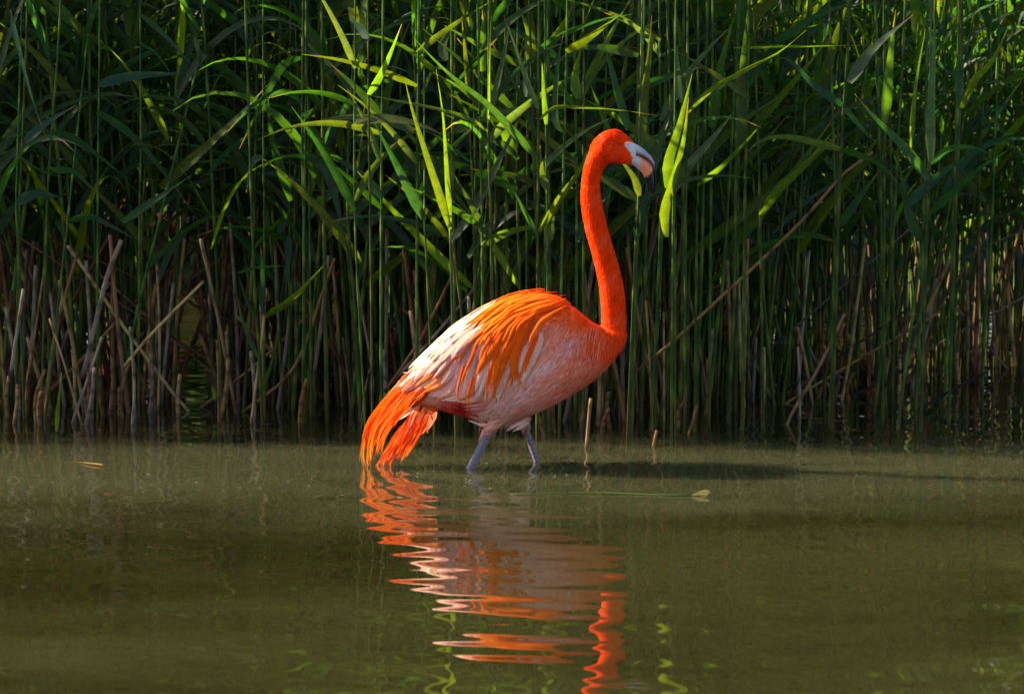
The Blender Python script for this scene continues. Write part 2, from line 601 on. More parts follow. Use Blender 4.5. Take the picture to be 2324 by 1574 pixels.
nv = len(body_me.vertices)
co = np.empty(nv * 3)
body_me.vertices.foreach_get('co', co)
co = co.reshape(-1, 3)
PX = np.stack([(co[:, 0] - _o.x) / _ax.x * 1000, (co[:, 2] - _o.z) / _az.z * 1000], -1)
bc = np.concatenate([paint(PX[i:i + 4000]) for i in range(0, nv, 4000)])
FZ = (PX - np.array([811, 635.5])) / 0.2883
for dy, pl in LEG_LINES:
    (ax, ay), (bx, by) = pl[0], pl[-1]
    d = np.array([bx - ax, by - ay])
    L = np.linalg.norm(d)
    d = d / L
    r = FZ - np.array([ax, ay])
    t = r @ d
    off = np.abs(r @ np.array([-d[1], d[0]]))
    mk = (np.sign(co[:, 1]) == np.sign(dy)) & (off < 75) & (t > 28)
    ring = (0.55 + 0.5 * (np.abs(np.sin(t[mk] * 0.085)) > 0.32)) * (1 - 0.25 * (off[mk] < 7))
    bc[mk] = np.array(LEGC) * ring[:, None]
# white face skin between eye and bill
NZ = (PX - np.array([1271, 272.3])) / 0.3076
face = np.array([(478, 158), (512, 150), (545, 160), (600, 190), (600, 400), (560, 350), (548, 300), (540, 262), (520, 232), (500, 196), (482, 186)], float)


def inside(P, poly):
    res = np.zeros(len(P), bool)
    j = len(poly) - 1
    for i in range(len(poly)):
        xi, yi = poly[i]
        xj, yj = poly[j]
        c = ((yi > P[:, 1]) != (yj > P[:, 1])) & (P[:, 0] < (xj - xi) * (P[:, 1] - yi) / (yj - yi + 1e-9) + xi)
        res ^= c
        j = i
    return res


bc[inside(NZ, face)] = (0.52, 0.48, 0.50)
set_attr(body_me, bc)
body_me.materials.clear()
body_me.materials.append(M_BODY)
body_me.polygons.foreach_set('use_smooth', [True] * len(body_me.polygons))
flamingo = empty('flamingo', FR, 'bright orange and pink flamingo wading in front of the reeds, neck raised', 'flamingo')
link('body', body_me, flamingo)
bvh = BVHTree.FromPolygons([Vector(c) for c in co], [tuple(p.vertices) for p in body_me.polygons])


def drape(p, y_prev=None):
    """nearest surface of the bird's near side behind design pixel p"""
    q = bl(p)
    hit, nor, _, _ = bvh.ray_cast(Vector((q.x, -1.0, q.z)), Vector((0, 1, 0)))
    if hit is None:
        return None, None
    return hit, nor


# --- bill, eye
bill_st = [((533, 163), (528, 332), 52, 0.50), ((565, 180), (550, 342), 48, 0.44), ((600, 201), (577, 364), 44, 0.38), ((640, 233), (596, 381), 39, 0.33), ((674, 268), (609, 399), 35, 0.27),
           ((697, 312), (621, 421), 31, 0.20), ((708, 370), (635, 449), 28, 0.16), ((712, 430), (649, 483), 23, 0.16), ((707, 490), (665, 523), 16, 0.2), ((693, 546), (683, 549), 5, 0.4)]


def bill_col(zx, zy, upper):
    blk, pk, wh = (0.004, 0.004, 0.005), (0.78, 0.20, 0.09), (0.46, 0.42, 0.44)
    d = zx + zy - 1052          # black tip boundary
    if upper:
        if zx > 690 and zy > 330 or d > 20:
            return blk
        t = min(1, max(0, (zx - 560) / 70))
        return mixc(wh, (0.34, 0.22, 0.25), t)
    if d > 4:
        return blk
    t = min(1, max(0, (zx - 572 + (zy - 300) * -0.12) / 30))
    return mixc(wh, pk, t)


def bill_piece(name, upper):
    mb = MB()
    st = []
    m = 26
    idx = np.linspace(0, len(bill_st) - 1, m)
    U = np.array([s[0] for s in bill_st], float)
    Lo = np.array([s[1] for s in bill_st], float)
    hd = np.array([s[2] for s in bill_st], float)
    fr = np.array([s[3] for s in bill_st], float)
    k = np.arange(len(bill_st))
    n = 16
    V, C, Fc = [], [], []
    for i in idx:
        u = np.array([np.interp(i, k, U[:, 0]), np.interp(i, k, U[:, 1])])
        l = np.array([np.interp(i, k, Lo[:, 0]), np.interp(i, k, Lo[:, 1])])
        h, f = np.interp(i, k, hd), np.interp(i, k, fr)
        g = u + (l - u) * f
        a, b = (u, g) if upper else (g + (l - u) * 0.018, l)
        hh = h * (0.86 if upper else 1.0)
        c = (a + b) / 2
        for q in range(n):
            w = 2 * math.pi * q / n
            zz = c + (a - b) / 2 * math.sin(w)
            # upper bill narrows to its ridge, lower bill to its keel
            nar = 1 - 0.35 * max(0, math.sin(w) if upper else -math.sin(w)) ** 1.5
            V.append(bl(Nz(*zz), math.copysign(abs(math.cos(w)) ** 0.75, math.cos(w)) * hh * 0.3076 * PXM * nar))
            C.append(bill_col(zz[0], zz[1], upper))
    for i in range(m - 1):
        for q in range(n):
            q2 = (q + 1) % n
            Fc.append((i * n + q, i * n + q2, (i + 1) * n + q2, (i + 1) * n + q))
    Fc.append(tuple(range(n - 1, -1, -1)))
    Fc.append(tuple((m - 1) * n + q for q in range(n)))
    mb.add(V, Fc, C)
    return mb.build(name, M_BILL, flamingo)


upb = bill_piece('upper_bill', True)
bill_piece('lower_bill', False)
# gape line and nostril as thin dark/orange inlays lying on the bill
gp = [Nz(*p) for p in ((562, 250), (600, 258), (640, 281), (668, 306), (688, 336))]
mb = MB()
tube(mb, catmull([bl(p, -0.0142 + 0.0010 * i) for i, p in enumerate(gp)], 10), [0.0008, 0.0012, 0.0014, 0.0014, 0.0014, 0.0014, 0.0014, 0.0014, 0.0014, 0.0012], 6, [(0.012, 0.011, 0.016)] * 10)
mb.build('gape', M_BILL, upb)
mb = MB()
tube(mb, [bl(Nz(*p), -0.0118) for p in ((592, 233), (603, 238), (616, 245))], [0.0008, 0.0020, 0.0007], 6, [(0.85, 0.22, 0.03)] * 3)
mb.build('nostril', M_BILL, upb)


def ball(mb, c, r, col, n=12):
    V, Fc = [], []
    for i in range(n + 1):
        th = math.pi * i / n
        for k in range(n * 2):
            ph = math.pi * k / n
            V.append(c + Vector((math.sin(th) * math.cos(ph), math.sin(th) * math.sin(ph), math.cos(th))) * r)
    m = n * 2
    for i in range(n):
        for k in range(m):
            Fc.append((i * m + k, i * m + (k + 1) % m, (i + 1) * m + (k + 1) % m, (i + 1) * m + k))
    mb.add(V, Fc, [col] * len(V))


for sgn in (-1, 1):
    h = bvh.ray_cast(Vector((bl(Nz(497, 173)).x, sgn * 1.0, bl(Nz(497, 173)).z)), Vector((0, -sgn, 0)))[0]
    mb = MB()
    ball(mb, h + Vector((0, -sgn * 0.0026, 0)), 0.0058, (0.72, 0.66, 0.36))
    ey = mb.build('eye', M_EYE, flamingo)
    mb = MB()
    ball(mb, h + Vector((0.0002, sgn * 0.0012, 0)), 0.0024, (0.01, 0.01, 0.01), 8)
    mb.build('pupil', M_EYE, ey)

# --- flow of the plumage (zoom units of the side view)
FLOW = [(1750, 300, -0.3, 0.9), (1650, 210, -0.8, 0.35), (1500, 150, -1, 0.18), (1300, 180, -1, 0.38), (1100, 300, -0.85, 0.55), (900, 360, -0.8, 0.62), (700, 550, -0.68, 0.75), (1200, 430, -0.5, 0.9),
        (1000, 600, -0.32, 0.95), (1300, 700, -0.25, 1), (850, 750, -0.16, 1), (1100, 850, -0.2, 1), (1450, 450, -0.45, 0.9), (1600, 500, -0.55, 0.85), (1500, 720, -0.85, 0.52), (1800, 600, -0.45, 0.9),
        (1900, 450, -0.2, 1), (1300, 950, -0.85, 0.5), (1050, 1030, -0.75, 0.6), (1700, 850, -0.92, 0.4), (1450, 950, -0.9, 0.42), (500, 750, -0.7, 0.75), (250, 1000, -.5, .85), (100, 1200, -.15, 1),
        (800, 980, -0.95, -0.12), (550, 930, -1, 0.05), (950, 1050, -0.95, -0.3), (2000, 300, -0.1, 1), (2050, 500, -0.3, 1)]
_fp = np.array([(f[0], f[1]) for f in FLOW], float)
_fd = np.array([(f[2], f[3]) for f in FLOW], float)
_fd /= np.linalg.norm(_fd, axis=1)[:, None]


def flow(x, y):
    d2 = (_fp[:, 0] - x) ** 2 + (_fp[:, 1] - y) ** 2 + 400
    w = d2 ** -1.6
    v = (w[:, None] * _fd).sum(0)
    return v / (np.linalg.norm(v) + 1e-9)


def stream(x, y, length, wob, stop=None, step=14.0):
    pts = [(x, y)]
    d = 0
    while d < length:
        v = flow(x, y)
        a = wob * math.sin(d * 0.006 + wob * 30)
        vx, vy = v[0] * math.cos(a) - v[1] * math.sin(a), v[0] * math.sin(a) + v[1] * math.cos(a)
        x, y = x + vx * step, y + vy * step
        d += step
        if stop and stop(x, y):
            break
        pts.append((x, y))
    return pts


def feather_mb(mb, path_f, width, cb, ct, off, dyf=None, rows=9, pointy=0.8, curl=0.0, ragged=0.0, mirror=False, lift=0.006, root=0.12):
    """one vane: path in side-view zoom units, laid over the body; width in zoom units"""
    w = width * 0.2883 * PXM * 0.5
    pts2 = catmull([Vector((p[0], p[1], 0)) for p in path_f], rows)
    C, Nn = [], []
    yl = None
    for i, p in enumerate(pts2):
        t = i / (rows - 1)
        px = Fz(p.x, p.y)
        if dyf is not None:
            q = bl(px)
            q.y = dyf(t)
            n = Vector((0, -1, 0))
        else:
            h, n = drape(px)
            if h is None:
                q = bl(px)
                q.y = (yl if yl is not None else -0.01)
                n = Nn[-1] if Nn else Vector((0, -1, 0.2)).normalized()
            else:
                q = h + n * (off + lift * t)
                if yl is not None and abs(q.y - yl) > 0.03:
                    q.y = yl + math.copysign(0.03, q.y - yl)
            yl = q.y
        C.append(q)
        Nn.append(n)
    V, Cc, U, Fc = [], [], [], []
    for i in range(rows):
        t = i / (rows - 1)
        T = (C[min(i + 1, rows - 1)] - C[max(i - 1, 0)])
        T = T.normalized() if T.length > 1e-7 else Vector((0, 0, -1))
        n = Nn[i]
        sd = T.cross(n)
        sd = sd.normalized() if sd.length > 1e-6 else Vector((1, 0, 0))
        prof = min(1.0, root + 2.6 * t) * (max(0.0, 1 - t ** (2.6 / pointy)) ** 0.75)
        ww = w * max(prof, 0.02) * (1 + ragged * (rng.random() - 0.5) * 2)
        for k in range(5):
            s = (k - 2) / 2.0
            cam_ = -n * (s * s) * ww * 0.28
            p = C[i] + sd * s * ww + cam_ + n * curl * s * ww
            if mirror:
                p = Vector((p.x, -p.y, p.z))
            V.append(p)
            c = mixc(cb, ct, t ** 1.3)
            sh = 1.06 if k == 2 else (0.97 if k in (1, 3) else 1.0)
            Cc.append(tuple(min(0.95, q * sh) for q in c))
            U.append((s * 0.5 + 0.5, t * 3, 0))
    for i in range(rows - 1):
        for k in range(4):
            a = i * 5 + k
            Fc.append((a, a + 1, a + 6, a + 5))
    mb.add(V, Fc, Cc, U)


FAR = MB()            # the plumage of the far wing, one part
N_FEATHER = [0]


def feather(path, width, cb, ct, off, far=True, **kw):
    j = lambda c: tuple(min(0.95, max(0.004, q * (0.88 + 0.24 * rng.random()))) for q in c)
    g = 0.9 + 0.2 * rng.random()
    cb, ct = tuple(q * g for q in cb), tuple(q * g for q in ct)
    mb = MB()
    st = rng.getstate()
    feather_mb(mb, path, width, cb, ct, off, **kw)
    mb.build('feather', M_FEATH if kw.get('dyf') is None else M_PLUME, flamingo)
    N_FEATHER[0] += 1
    if far and kw.get('dyf') is None:
        rng.setstate(st)
        feather_mb(FAR, path, width, cb, ct, off, mirror=True, **kw)


edge_x = [540, 600, 700, 830, 900, 1040, 1150, 1250, 1350, 1450, 1560]
edge_y = [840, 880, 905, 920, 955, 910, 855, 795, 710, 610, 470]
edge = lambda x: float(np.interp(x, edge_x, edge_y))

# dark red under layer seen between wing tip and tail
for i in range(12):
    t = i / 11
    x = 640 - 70 * t + rng.uniform(-15, 15)
    feather([(x, 740 + 70 * t), (x - 70, 820 + 70 * t), (x - 160, 905 + 60 * t)], 70, (0.40, 0.022, 0.010), (0.55, 0.05, 0.012), 0.003 + 0.0004 * i)
# lower wing: pale pink secondaries and coverts, upper ones lying over lower ones
seeds = []
for i in range(66):
    x = rng.uniform(640, 1480)
    e = edge(x)
    lo = max(330, e - 420)
    y = rng.uniform(lo, e - 130)
    seeds.append((y - (x - 640) * 0.0, x, y))
seeds.sort(reverse=True)
for i, (_, x, y) in enumerate(seeds):
    L = rng.uniform(230, 400)
    lim = rng.uniform(-25, 18)
    p = stream(x, y, L, rng.uniform(-0.12, 0.12), lambda a, b: b > edge(a) + lim)
    if len(p) < 5:
        continue
    f = rng.random()
    base = (0.82, 0.27, 0.22) if x < 900 else (0.84, 0.34, 0.25)
    cb = mixc(base, PALE, rng.random() * 0.6)
    ct = (0.80, 0.38, 0.29)
    if f < 0.22:
        cb, ct = mixc(cb, (0.80, 0.14, 0.03), 0.6), (0.76, 0.16, 0.02)
    elif f < 0.30:
        ct = (0.80, 0.52, 0.46)
    feather(p, rng.uniform(52, 92), cb, ct, 0.004 + 0.008 * i / len(seeds), ragged=0.05, lift=0.003)
# long orange streaks hanging over the pink
for p, w in (([(1370, 250), (1290, 430), (1235, 590), (1242, 760)], 84), ([(1330, 270), (1220, 470), (1110, 640), (1062, 805)], 84), ([(1260, 270), (1120, 450), (1010, 600), (950, 705)], 84),
             ([(1270, 330), (1150, 540), (1100, 710)], 60), ([(1120, 500), (1040, 720), (1030, 905)], 30), ([(1220, 500), (1120, 740), (1060, 900)], 26), ([(1390, 420), (1310, 620), (1285, 730)], 26),
             ([(1420, 400), (1345, 580), (1315, 690)], 22), ([(960, 480), (870, 680), (835, 770)], 26), ([(1270, 560), (1190, 740), (1160, 830)], 20), ([(850, 640), (812, 810), (812, 925)], 18),
             ([(920, 720), (890, 860), (893, 960)], 20), ([(1090, 450), (1000, 620), (955, 700)], 44)):
    feather(p, w, (0.74, 0.060, 0.004), (0.70, 0.115, 0.005), 0.0145, pointy=0.62, root=0.75)
# whitish scapulars down the back
seeds = []
tx = [480, 600, 700, 830, 950, 1100, 1250]
ty = [640, 520, 430, 340, 265, 195, 135]
for i in range(44):
    x = rng.uniform(560, 1130)
    y = float(np.interp(x, tx, ty)) + 8 + rng.random() ** 1.5 * 150
    seeds.append((x + y * 0.2, x, y))
seeds.sort()
for i, (_, x, y) in enumerate(seeds):
    p = stream(x, y, rng.uniform(230, 380), rng.uniform(-0.07, 0.07))
    k = max(0, (x - 850) / 280)
    w = rng.random()
    low = min(1.0, max(0.0, (y - float(np.interp(x, tx, ty)) - 45) / 60))      # lower ones pinker, with the wing side's shade put into the colour
    cb = mixc(mixc((0.74, 0.52, 0.43), (0.84, 0.26, 0.05), min(1, k) * 0.8), (0.72, 0.25, 0.19), low)
    ct = mixc(mixc((0.76, 0.55, 0.46), (0.84, 0.32, 0.08), 0.8 if w < 0.35 else 0.15), (0.72, 0.30, 0.24), low)
    feather(p, rng.uniform(48, 84), cb, ct, 0.010 + 0.008 * i / len(seeds), ragged=0.04, lift=0.004)
# orange mantle feathers
seeds = []
tx2 = [1000, 1100, 1250, 1380, 1480, 1560, 1640, 1720]
ty2 = [240, 195, 135, 110, 110, 126, 166, 222]
for i in range(56):
    x = 1040 + 600 * rng.random() ** 1.2
    y = float(np.interp(x, tx2, ty2)) + 6 + rng.random() ** 1.3 * (150 if x < 1550 else 70)
    seeds.append((x - y * 0.9, x, y))
seeds.sort()
for i, (_, x, y) in enumerate(seeds):
    p = stream(x, y, rng.uniform(220, 420), rng.uniform(-0.12, 0.12))
    c1 = mixc((0.84, 0.060, 0.004), (0.84, 0.13, 0.006), rng.random())
    c2 = mixc((0.82, 0.17, 0.008), (0.82, 0.09, 0.005), rng.random())
    feather(p, rng.uniform(26, 42), c1, c2, 0.012 + 0.008 * i / len(seeds), lift=0.006, pointy=0.6)


# tail plumes hanging to the water
def bundle(outer, inner, u, t0, t1, n=7):
    a = catmull([Vector((*p, 0)) for p in outer], 40)
    b = catmull([Vector((*p, 0)) for p in inner], 40)
    out = []
    for i in range(n):
        t = t0 + (t1 - t0) * i / (n - 1)
        k = min(39, max(0, int(round(t * 39))))
        q = a[k].lerp(b[k], u)
        out.append((q.x, q.y))
    return out


O1 = [(520, 600), (420, 700), (330, 800), (230, 905), (150, 1010), (80, 1120), (50, 1230), (38, 1370), (62, 1520)]
I1 = [(640, 780), (560, 850), (480, 920), (420, 990), (340, 1070), (270, 1150), (225, 1220), (195, 1290), (182, 1340)]
for i in range(46):
    u = rng.random()
    if i < 10:
        u = i * 0.02
    t0 = rng.uniform(0, 0.5)
    t1 = min(1.0, t0 + rng.uniform(0.35, 0.55))
    if u > 0.35 and t1 > 0.8 and rng.random() < 0.5:
        t1 = 0.78
    p = bundle(O1, I1, u + 0.0, t0, t1)
    e = rng.uniform(-14, 14)
    p = [(a + e * (k / 6) ** 2, b) for k, (a, b) in enumerate(p)]
    d0 = -0.018 - 0.03 * u + rng.uniform(-0.02, 0.03)
    d1 = d0 + rng.uniform(-0.015, 0.015)
    deep = rng.random() < 0.35 and t0 < 0.3  # deeper red plumes near the root, with the tail's shadows put into the colour
    cb = (0.45, 0.020, 0.005) if deep else (0.84, 0.13, 0.006)
    ct = (0.82, 0.08, 0.005) if deep else (0.86, 0.25, 0.010)
    if u < 0.16 and t0 < 0.12:
        cb, ct = (0.90, 0.74, 0.60), (0.92, 0.42, 0.06)
    feather(p, rng.uniform(14, 30), cb, ct, 0, dyf=lambda t, a=d0, b=d1: a + (b - a) * t, pointy=0.75, curl=rng.uniform(-0.5, 0.5), ragged=0.12)
O2 = [(470, 940), (420, 1030), (370, 1110), (310, 1200), (240, 1310), (170, 1410), (108, 1500)]
I2 = [(620, 980), (590, 1050), (550, 1120), (500, 1210), (470, 1270), (440, 1330), (400, 1400)]
for i in range(40):
    u = rng.random()
    t0 = rng.uniform(0, 0.5)
    t1 = min(1.0, t0 + rng.uniform(0.35, 0.6))
    p = bundle(O2, I2, u, t0, t1)
    e = rng.uniform(-22, 22)
    p = [(a + e * (k / 6) ** 2, b) for k, (a, b) in enumerate(p)]
    d0 = 0.015 + rng.uniform(-0.03, 0.03)
    c1 = mixc((0.84, 0.06, 0.005), (0.86, 0.14, 0.007), rng.random())
    feather(p, rng.uniform(14, 30), c1, (0.86, 0.16, 0.012), 0, dyf=lambda t, a=d0: a, pointy=0.75, curl=rng.uniform(-0.5, 0.5), ragged=0.12)
for p in ([(450, 1180), (330, 1330), (262, 1420), (266, 1495)], [(350, 1250), (250, 1380), (210, 1420), (206, 1490)], [(480, 1200), (410, 1300), (350, 1400), (345, 1440)], [(420, 1150), (380, 1280), (385, 1360), (412, 1372)],
          [(500, 1190), (460, 1250), (430, 1300), (432, 1325)], [(150, 1250), (80, 1400), (85, 1450), (112, 1470)], [(540, 1100), (550, 1160), (552, 1210)], [(570, 1040), (590, 1090), (586, 1120)]):
    feather(p, 16, (0.90, 0.20, 0.02), (0.90, 0.32, 0.10), 0, dyf=lambda t: 0.0, pointy=0.6)
for p, w, cb, ct, y in (([(560, 975), (530, 1090), (470, 1200), (440, 1262)], 130, (0.86, 0.36, 0.28), (0.90, 0.30, 0.14), 0.02), ([(610, 985), (590, 1060), (545, 1150), (490, 1230)], 90, (0.86, 0.28, 0.20), (0.90, 0.25, 0.08), 0.035),
                        ([(500, 990), (430, 1020), (340, 1075), (272, 1114)], 46, (0.88, 0.70, 0.66), (0.90, 0.84, 0.80), -0.01), ([(470, 985), (440, 1060), (415, 1150), (420, 1250)], 50, (0.88, 0.30, 0.10), (0.90, 0.50, 0.36), -0.005),
                        ([(640, 985), (625, 1010), (598, 1050)], 36, (0.85, 0.13, 0.02), (0.88, 0.16, 0.02), 0.02)):
    feather(p, w, cb, ct, 0, dyf=lambda t, a=y: a, pointy=1.0, ragged=0.05)
STR = MB()
for i in range(210):
    first = i < 120
    u, t0 = rng.random(), rng.uniform(0.0, 0.75)
    t1 = min(1.02, t0 + rng.uniform(0.15, 0.4))
    p = bundle(O1, I1, u, t0, t1) if first else bundle(O2, I2, u, t0, t1)
    e = rng.uniform(-26, 26)
    p = [(a + e * (k / 6) ** 2, b + abs(e) * 0.3 * (k / 6) ** 2) for k, (a, b) in enumerate(p)]
    d0 = (-0.035 - 0.03 * u if first else 0.0) + rng.uniform(-0.03, 0.02)
    dk = rng.random() < 0.3  # dark red strands carry shade among the plumes in their colour
    c1 = (0.50, 0.025, 0.006) if dk else (0.88, rng.uniform(0.12, 0.34), 0.010)
    feather_mb(STR, p, rng.uniform(4, 10), c1, c1, 0, dyf=lambda t, a=d0: a, rows=7, pointy=0.6, curl=rng.uniform(-0.5, 0.5))
STR.build('tail_strands', M_PLUME, flamingo)['kind'] = 'stuff'
FAR.build('far_wing_plumage', M_FEATH, flamingo)['kind'] = 'stuff'

# small contour feathers over the whole body, neck and thighs, one part
fl = MB()
BND = np.array([(p.x, p.y) for p in catmull([Vector((q[0], q[1], 0)) for q in ((1640, 440), (1560, 580), (1450, 690), (1300, 800), (1150, 920), (1000, 1030))], 40)])
npoly = len(body_me.polygons)
area = np.empty(npoly)
body_me.polygons.foreach_get('area', area)
cen = np.empty(npoly * 3)
body_me.polygons.foreach_get('center', cen)
cen = cen.reshape(-1, 3)
nor = np.empty(npoly * 3)
body_me.polygons.foreach_get('normal', nor)
nor = nor.reshape(-1, 3)
pick = nrg.choice(npoly, 44000, p=area / area.sum())
cpx = np.stack([(cen[:, 0] - _o.x) / _ax.x * 1000, (cen[:, 2] - _o.z) / _az.z * 1000], -1)
ncl = np.array([Nz(a[0], a[1]) for a in nr])
ntg = np.gradient(ncl, axis=0)
ntg = -ntg / np.linalg.norm(ntg, axis=1)[:, None]
pcol = np.concatenate([paint(cpx[pick[i:i + 4000]]) for i in range(0, len(pick), 4000)])
for q, i in enumerate(pick):
    px, py = cpx[i]
    fx, fy = (px - 811) / 0.2883, (py - 635.5) / 0.2883
    nzx, nzy = (px - 1271) / 0.3076, (py - 272.3) / 0.3076
    if nzx > 470 and nzy < 400:
        continue
    n = Vector(nor[i])
    skip = False
    if py > 958:
        for dy, pl in LEG_LINES:
            if cen[i][1] * dy > 0:
                (ax, ay), (bx, by) = pl[0], pl[-1]
                L = math.hypot(bx - ax, by - ay)
                if ((fx - ax) * (bx - ax) + (fy - ay) * (by - ay)) / L > 20:
                    skip = True
    if skip:
        continue
    neckz = px > 1300 and py < 745
    if neckz:
        k = int(np.argmin(((ncl - (px, py)) ** 2).sum(1)))
        d2 = -ntg[k]
        d2 = -d2 if d2[1] < 0 and py > 420 else d2
        if px > 1370 and py < 400:
            d2 = np.array([-1.0, 0.15])
        L, wd, liftv = rng.uniform(0.008, 0.014), 0.0016, 0.0005
    else:
        d2 = flow(fx, fy)
        inw = 600 < fx < 1350 and fy < edge(fx) - 10
        if inw:
            continue
        breast = min(1, max(0, (fx - 1500) / 350))
        L = (0.060 - 0.042 * breast) * rng.uniform(0.6, 1.3)
        wd = (0.0028 - 0.0010 * breast) * rng.uniform(0.7, 1.3)
        if fx < 1030 and fy > 850:
            L *= 0.8
        liftv = 0.0035 * rng.random()
    T = Vector((d2[0], 0, -d2[1]))
    T = T - n * T.dot(n)
    if T.length < 1e-3:
        continue
    T.normalize()
    T = (T + n.cross(T) * rng.uniform(-0.28, 0.28)).normalized()
    sd = T.cross(n).normalized()
    c = Vector(cen[i])
    p0, p1, p2 = c - n * 0.0008, c + T * L * 0.5 + n * (liftv + 0.0008), c + T * L + n * liftv * 0.6
    if not neckz:                    # keep the tip on the curved body
        h = bvh.find_nearest(p2)
        p2 = h[0] + h[1] * (0.0012 + liftv)
        h = bvh.find_nearest(p1)
        p1 = h[0] + h[1] * (0.0022 + liftv)
    g = rng.uniform(0.88, 1.1)
    base = pcol[q] * g
    tip = base.copy()
    if neckz:
        pz = math.sin(px * 0.11 + py * 0.05) + math.sin(py * 0.083 - px * 0.06 + 1.0) + math.sin(px * 0.21 + py * 0.17)
        if pz > 1.0:
            base = base * 0.82 + np.array((0.84, 0.16, 0.09)) * 0.18
            tip = base.copy()
        elif pz < -1.0:
            base = base * np.array((0.86, 0.75, 0.8))
            tip = base.copy()
    if not neckz and fx > 980 and fy > 380:
        bd_ = float(np.min(np.hypot(BND[:, 0] - fx, BND[:, 1] - fy)))
        if rng.random() < (0.05 if fx < 1600 else 0.0) + 0.6 * math.exp(-(bd_ / 85.0) ** 2):
            base = base * 0.85 + np.array((0.82, 0.52, 0.50)) * 0.15
            tip = base * 0.55 + np.array((0.82, 0.60, 0.64)) * 0.45
        elif rng.random() < 0.2:
            tip = base * np.array((1.0, 0.72, 0.6))
    b3, t3 = tuple(np.clip(base, 0.003, 0.95)), tuple(np.clip(tip, 0.003, 0.95))
    m3 = mixc(b3, t3, 0.5)
    fl.add([p0 - sd * wd * 0.5, p0 + sd * wd * 0.5, p1 - sd * wd, p1 + n * wd * 0.25, p1 + sd * wd, p2], [(0, 1, 4, 3), (0, 3, 2), (2, 3, 5), (3, 4, 5)],
           [b3, b3, m3, m3, m3, t3], [(0, 0, 0), (1, 0, 0), (0, 1, 0), (.5, 1, 0), (1, 1, 0), (.5, 2, 0)])
FLK = MB()
nfk = 0
while nfk < 620:
    fx, fy = rng.uniform(960, 1900), rng.uniform(330, 1110)
    if fx < 1560 and fy < edge(fx) - 25:
        continue
    if fy < 480 and fx < 1560 or drape(Fz(fx, fy))[0] is None:
        continue
    nfk += 1
    bd_ = float(np.min(np.hypot(BND[:, 0] - fx, BND[:, 1] - fy)))
    br = min(1.0, max(0.0, (fx - 1480) / 330))
    base = paint([Fz(fx, fy)])[0]
    q = rng.random()
    if q < 0.10 + 0.55 * math.exp(-(bd_ / 75.0) ** 2) and br < 0.75:
        ct = mixc(tuple(base), (0.80, 0.56, 0.60), rng.uniform(0.45, 0.85))
    elif q > 0.72:
        ct = (base[0] * 0.92, base[1] * 0.55, base[2] * 0.4)
    else:
        ct = mixc(tuple(base), (0.84, 0.40, 0.30), 0.3)
    p = stream(fx, fy, rng.uniform(80, 190) * (1 - 0.55 * br), rng.uniform(-0.25, 0.25))
    if len(p) < 4:
        continue
    ofs = 0.0035 + 0.003 * rng.random()
    wdt = rng.uniform(9, 20) * (1 - 0.3 * br)
    st = rng.getstate()
    feather_mb(FLK, p, wdt, tuple(base), ct, ofs, rows=7, lift=0.002, pointy=0.6)
    rng.setstate(st)
    feather_mb(FLK, p, wdt, tuple(base), ct, ofs, rows=7, lift=0.002, pointy=0.6, mirror=True)
FLK.build('flank_plumage', M_FEATH, flamingo)['kind'] = 'stuff'
fo = fl.build('contour_plumage', M_FEATH, flamingo)
fo['kind'] = 'stuff'
flamingo_parts = [o for o in flamingo.children]

# further flamingos half hidden beyond the reeds: body, bill and plumage only
for px, Y, lab in ((296, 15.6, 'flamingo glimpsed far back through the reeds at the left'),):
    p = ground(px, 700)
    r = empty('flamingo', at(px, 690, Y), lab, 'flamingo')
    r.location.z = 0.12
    r.rotation_euler.z = 2.7
    for o in flamingo_parts:
        if o.name.split('.')[0] in ('body', 'upper_bill', 'lower_bill', 'contour_plumage', 'far_wing_plumage'):
            c = o.copy()
            COL.objects.link(c)
            c.parent = r

# ------------------------------------------------------------------ reeds
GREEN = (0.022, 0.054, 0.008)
TEAL = (0.014, 0.043, 0.018)  # blade green with shade and blue sky sheen put into it
YEL = (0.050, 0.080, 0.006)  # blade green with sun shining through put into it
GREY = (0.048, 0.074, 0.034)  # blade green with a pale sheen put into it


def leaf_verts(path, width, tilt, rows=13, fold=0.25, nref=Vector((0, -1, 0)), twist=0.0, col=GREEN):
    P = catmull(path, rows)
    withered = rng.random() < 0.35
    V, C, U, Fc = [], [], [], []
    for i in range(rows):
        t = i / (rows - 1)
        T = P[min(i + 1, rows - 1)] - P[max(i - 1, 0)]
        T = T.normalized() if T.length > 1e-8 else Vector((0, 0, 1))
        sd = T.cross(nref)
        sd = sd.normalized() if sd.length > 1e-4 else T.orthogonal().normalized()
        sd = Quaternion(T, tilt + twist * t) @ sd
        nn = sd.cross(T)
        w = 0.5 * width * min(1.0, 0.42 + 3.4 * t) * (1 - t ** 1.3)
        w = max(w, 0.0006)
        c = mixc(col, (col[0] * 1.5, col[1] * 1.2, col[2]), max(0, t - 0.75) * 2)
        if withered and t > 0.8:
            c = mixc(c, (0.10, 0.062, 0.022), min(1.0, (t - 0.8) / 0.12))
        V += [P[i] - sd * w + nn * w * fold, P[i], P[i] + sd * w + nn * w * fold]
        C += [c, tuple(q * 1.12 for q in c), c]
        U += [(0, t, 0), (0.5, t, 0), (1, t, 0)]
    for i in range(rows - 1):
        for k in (0, 1):
            a = i * 3 + k
            Fc.append((a, a + 1, a + 4, a + 3))
    return V, Fc, C, U


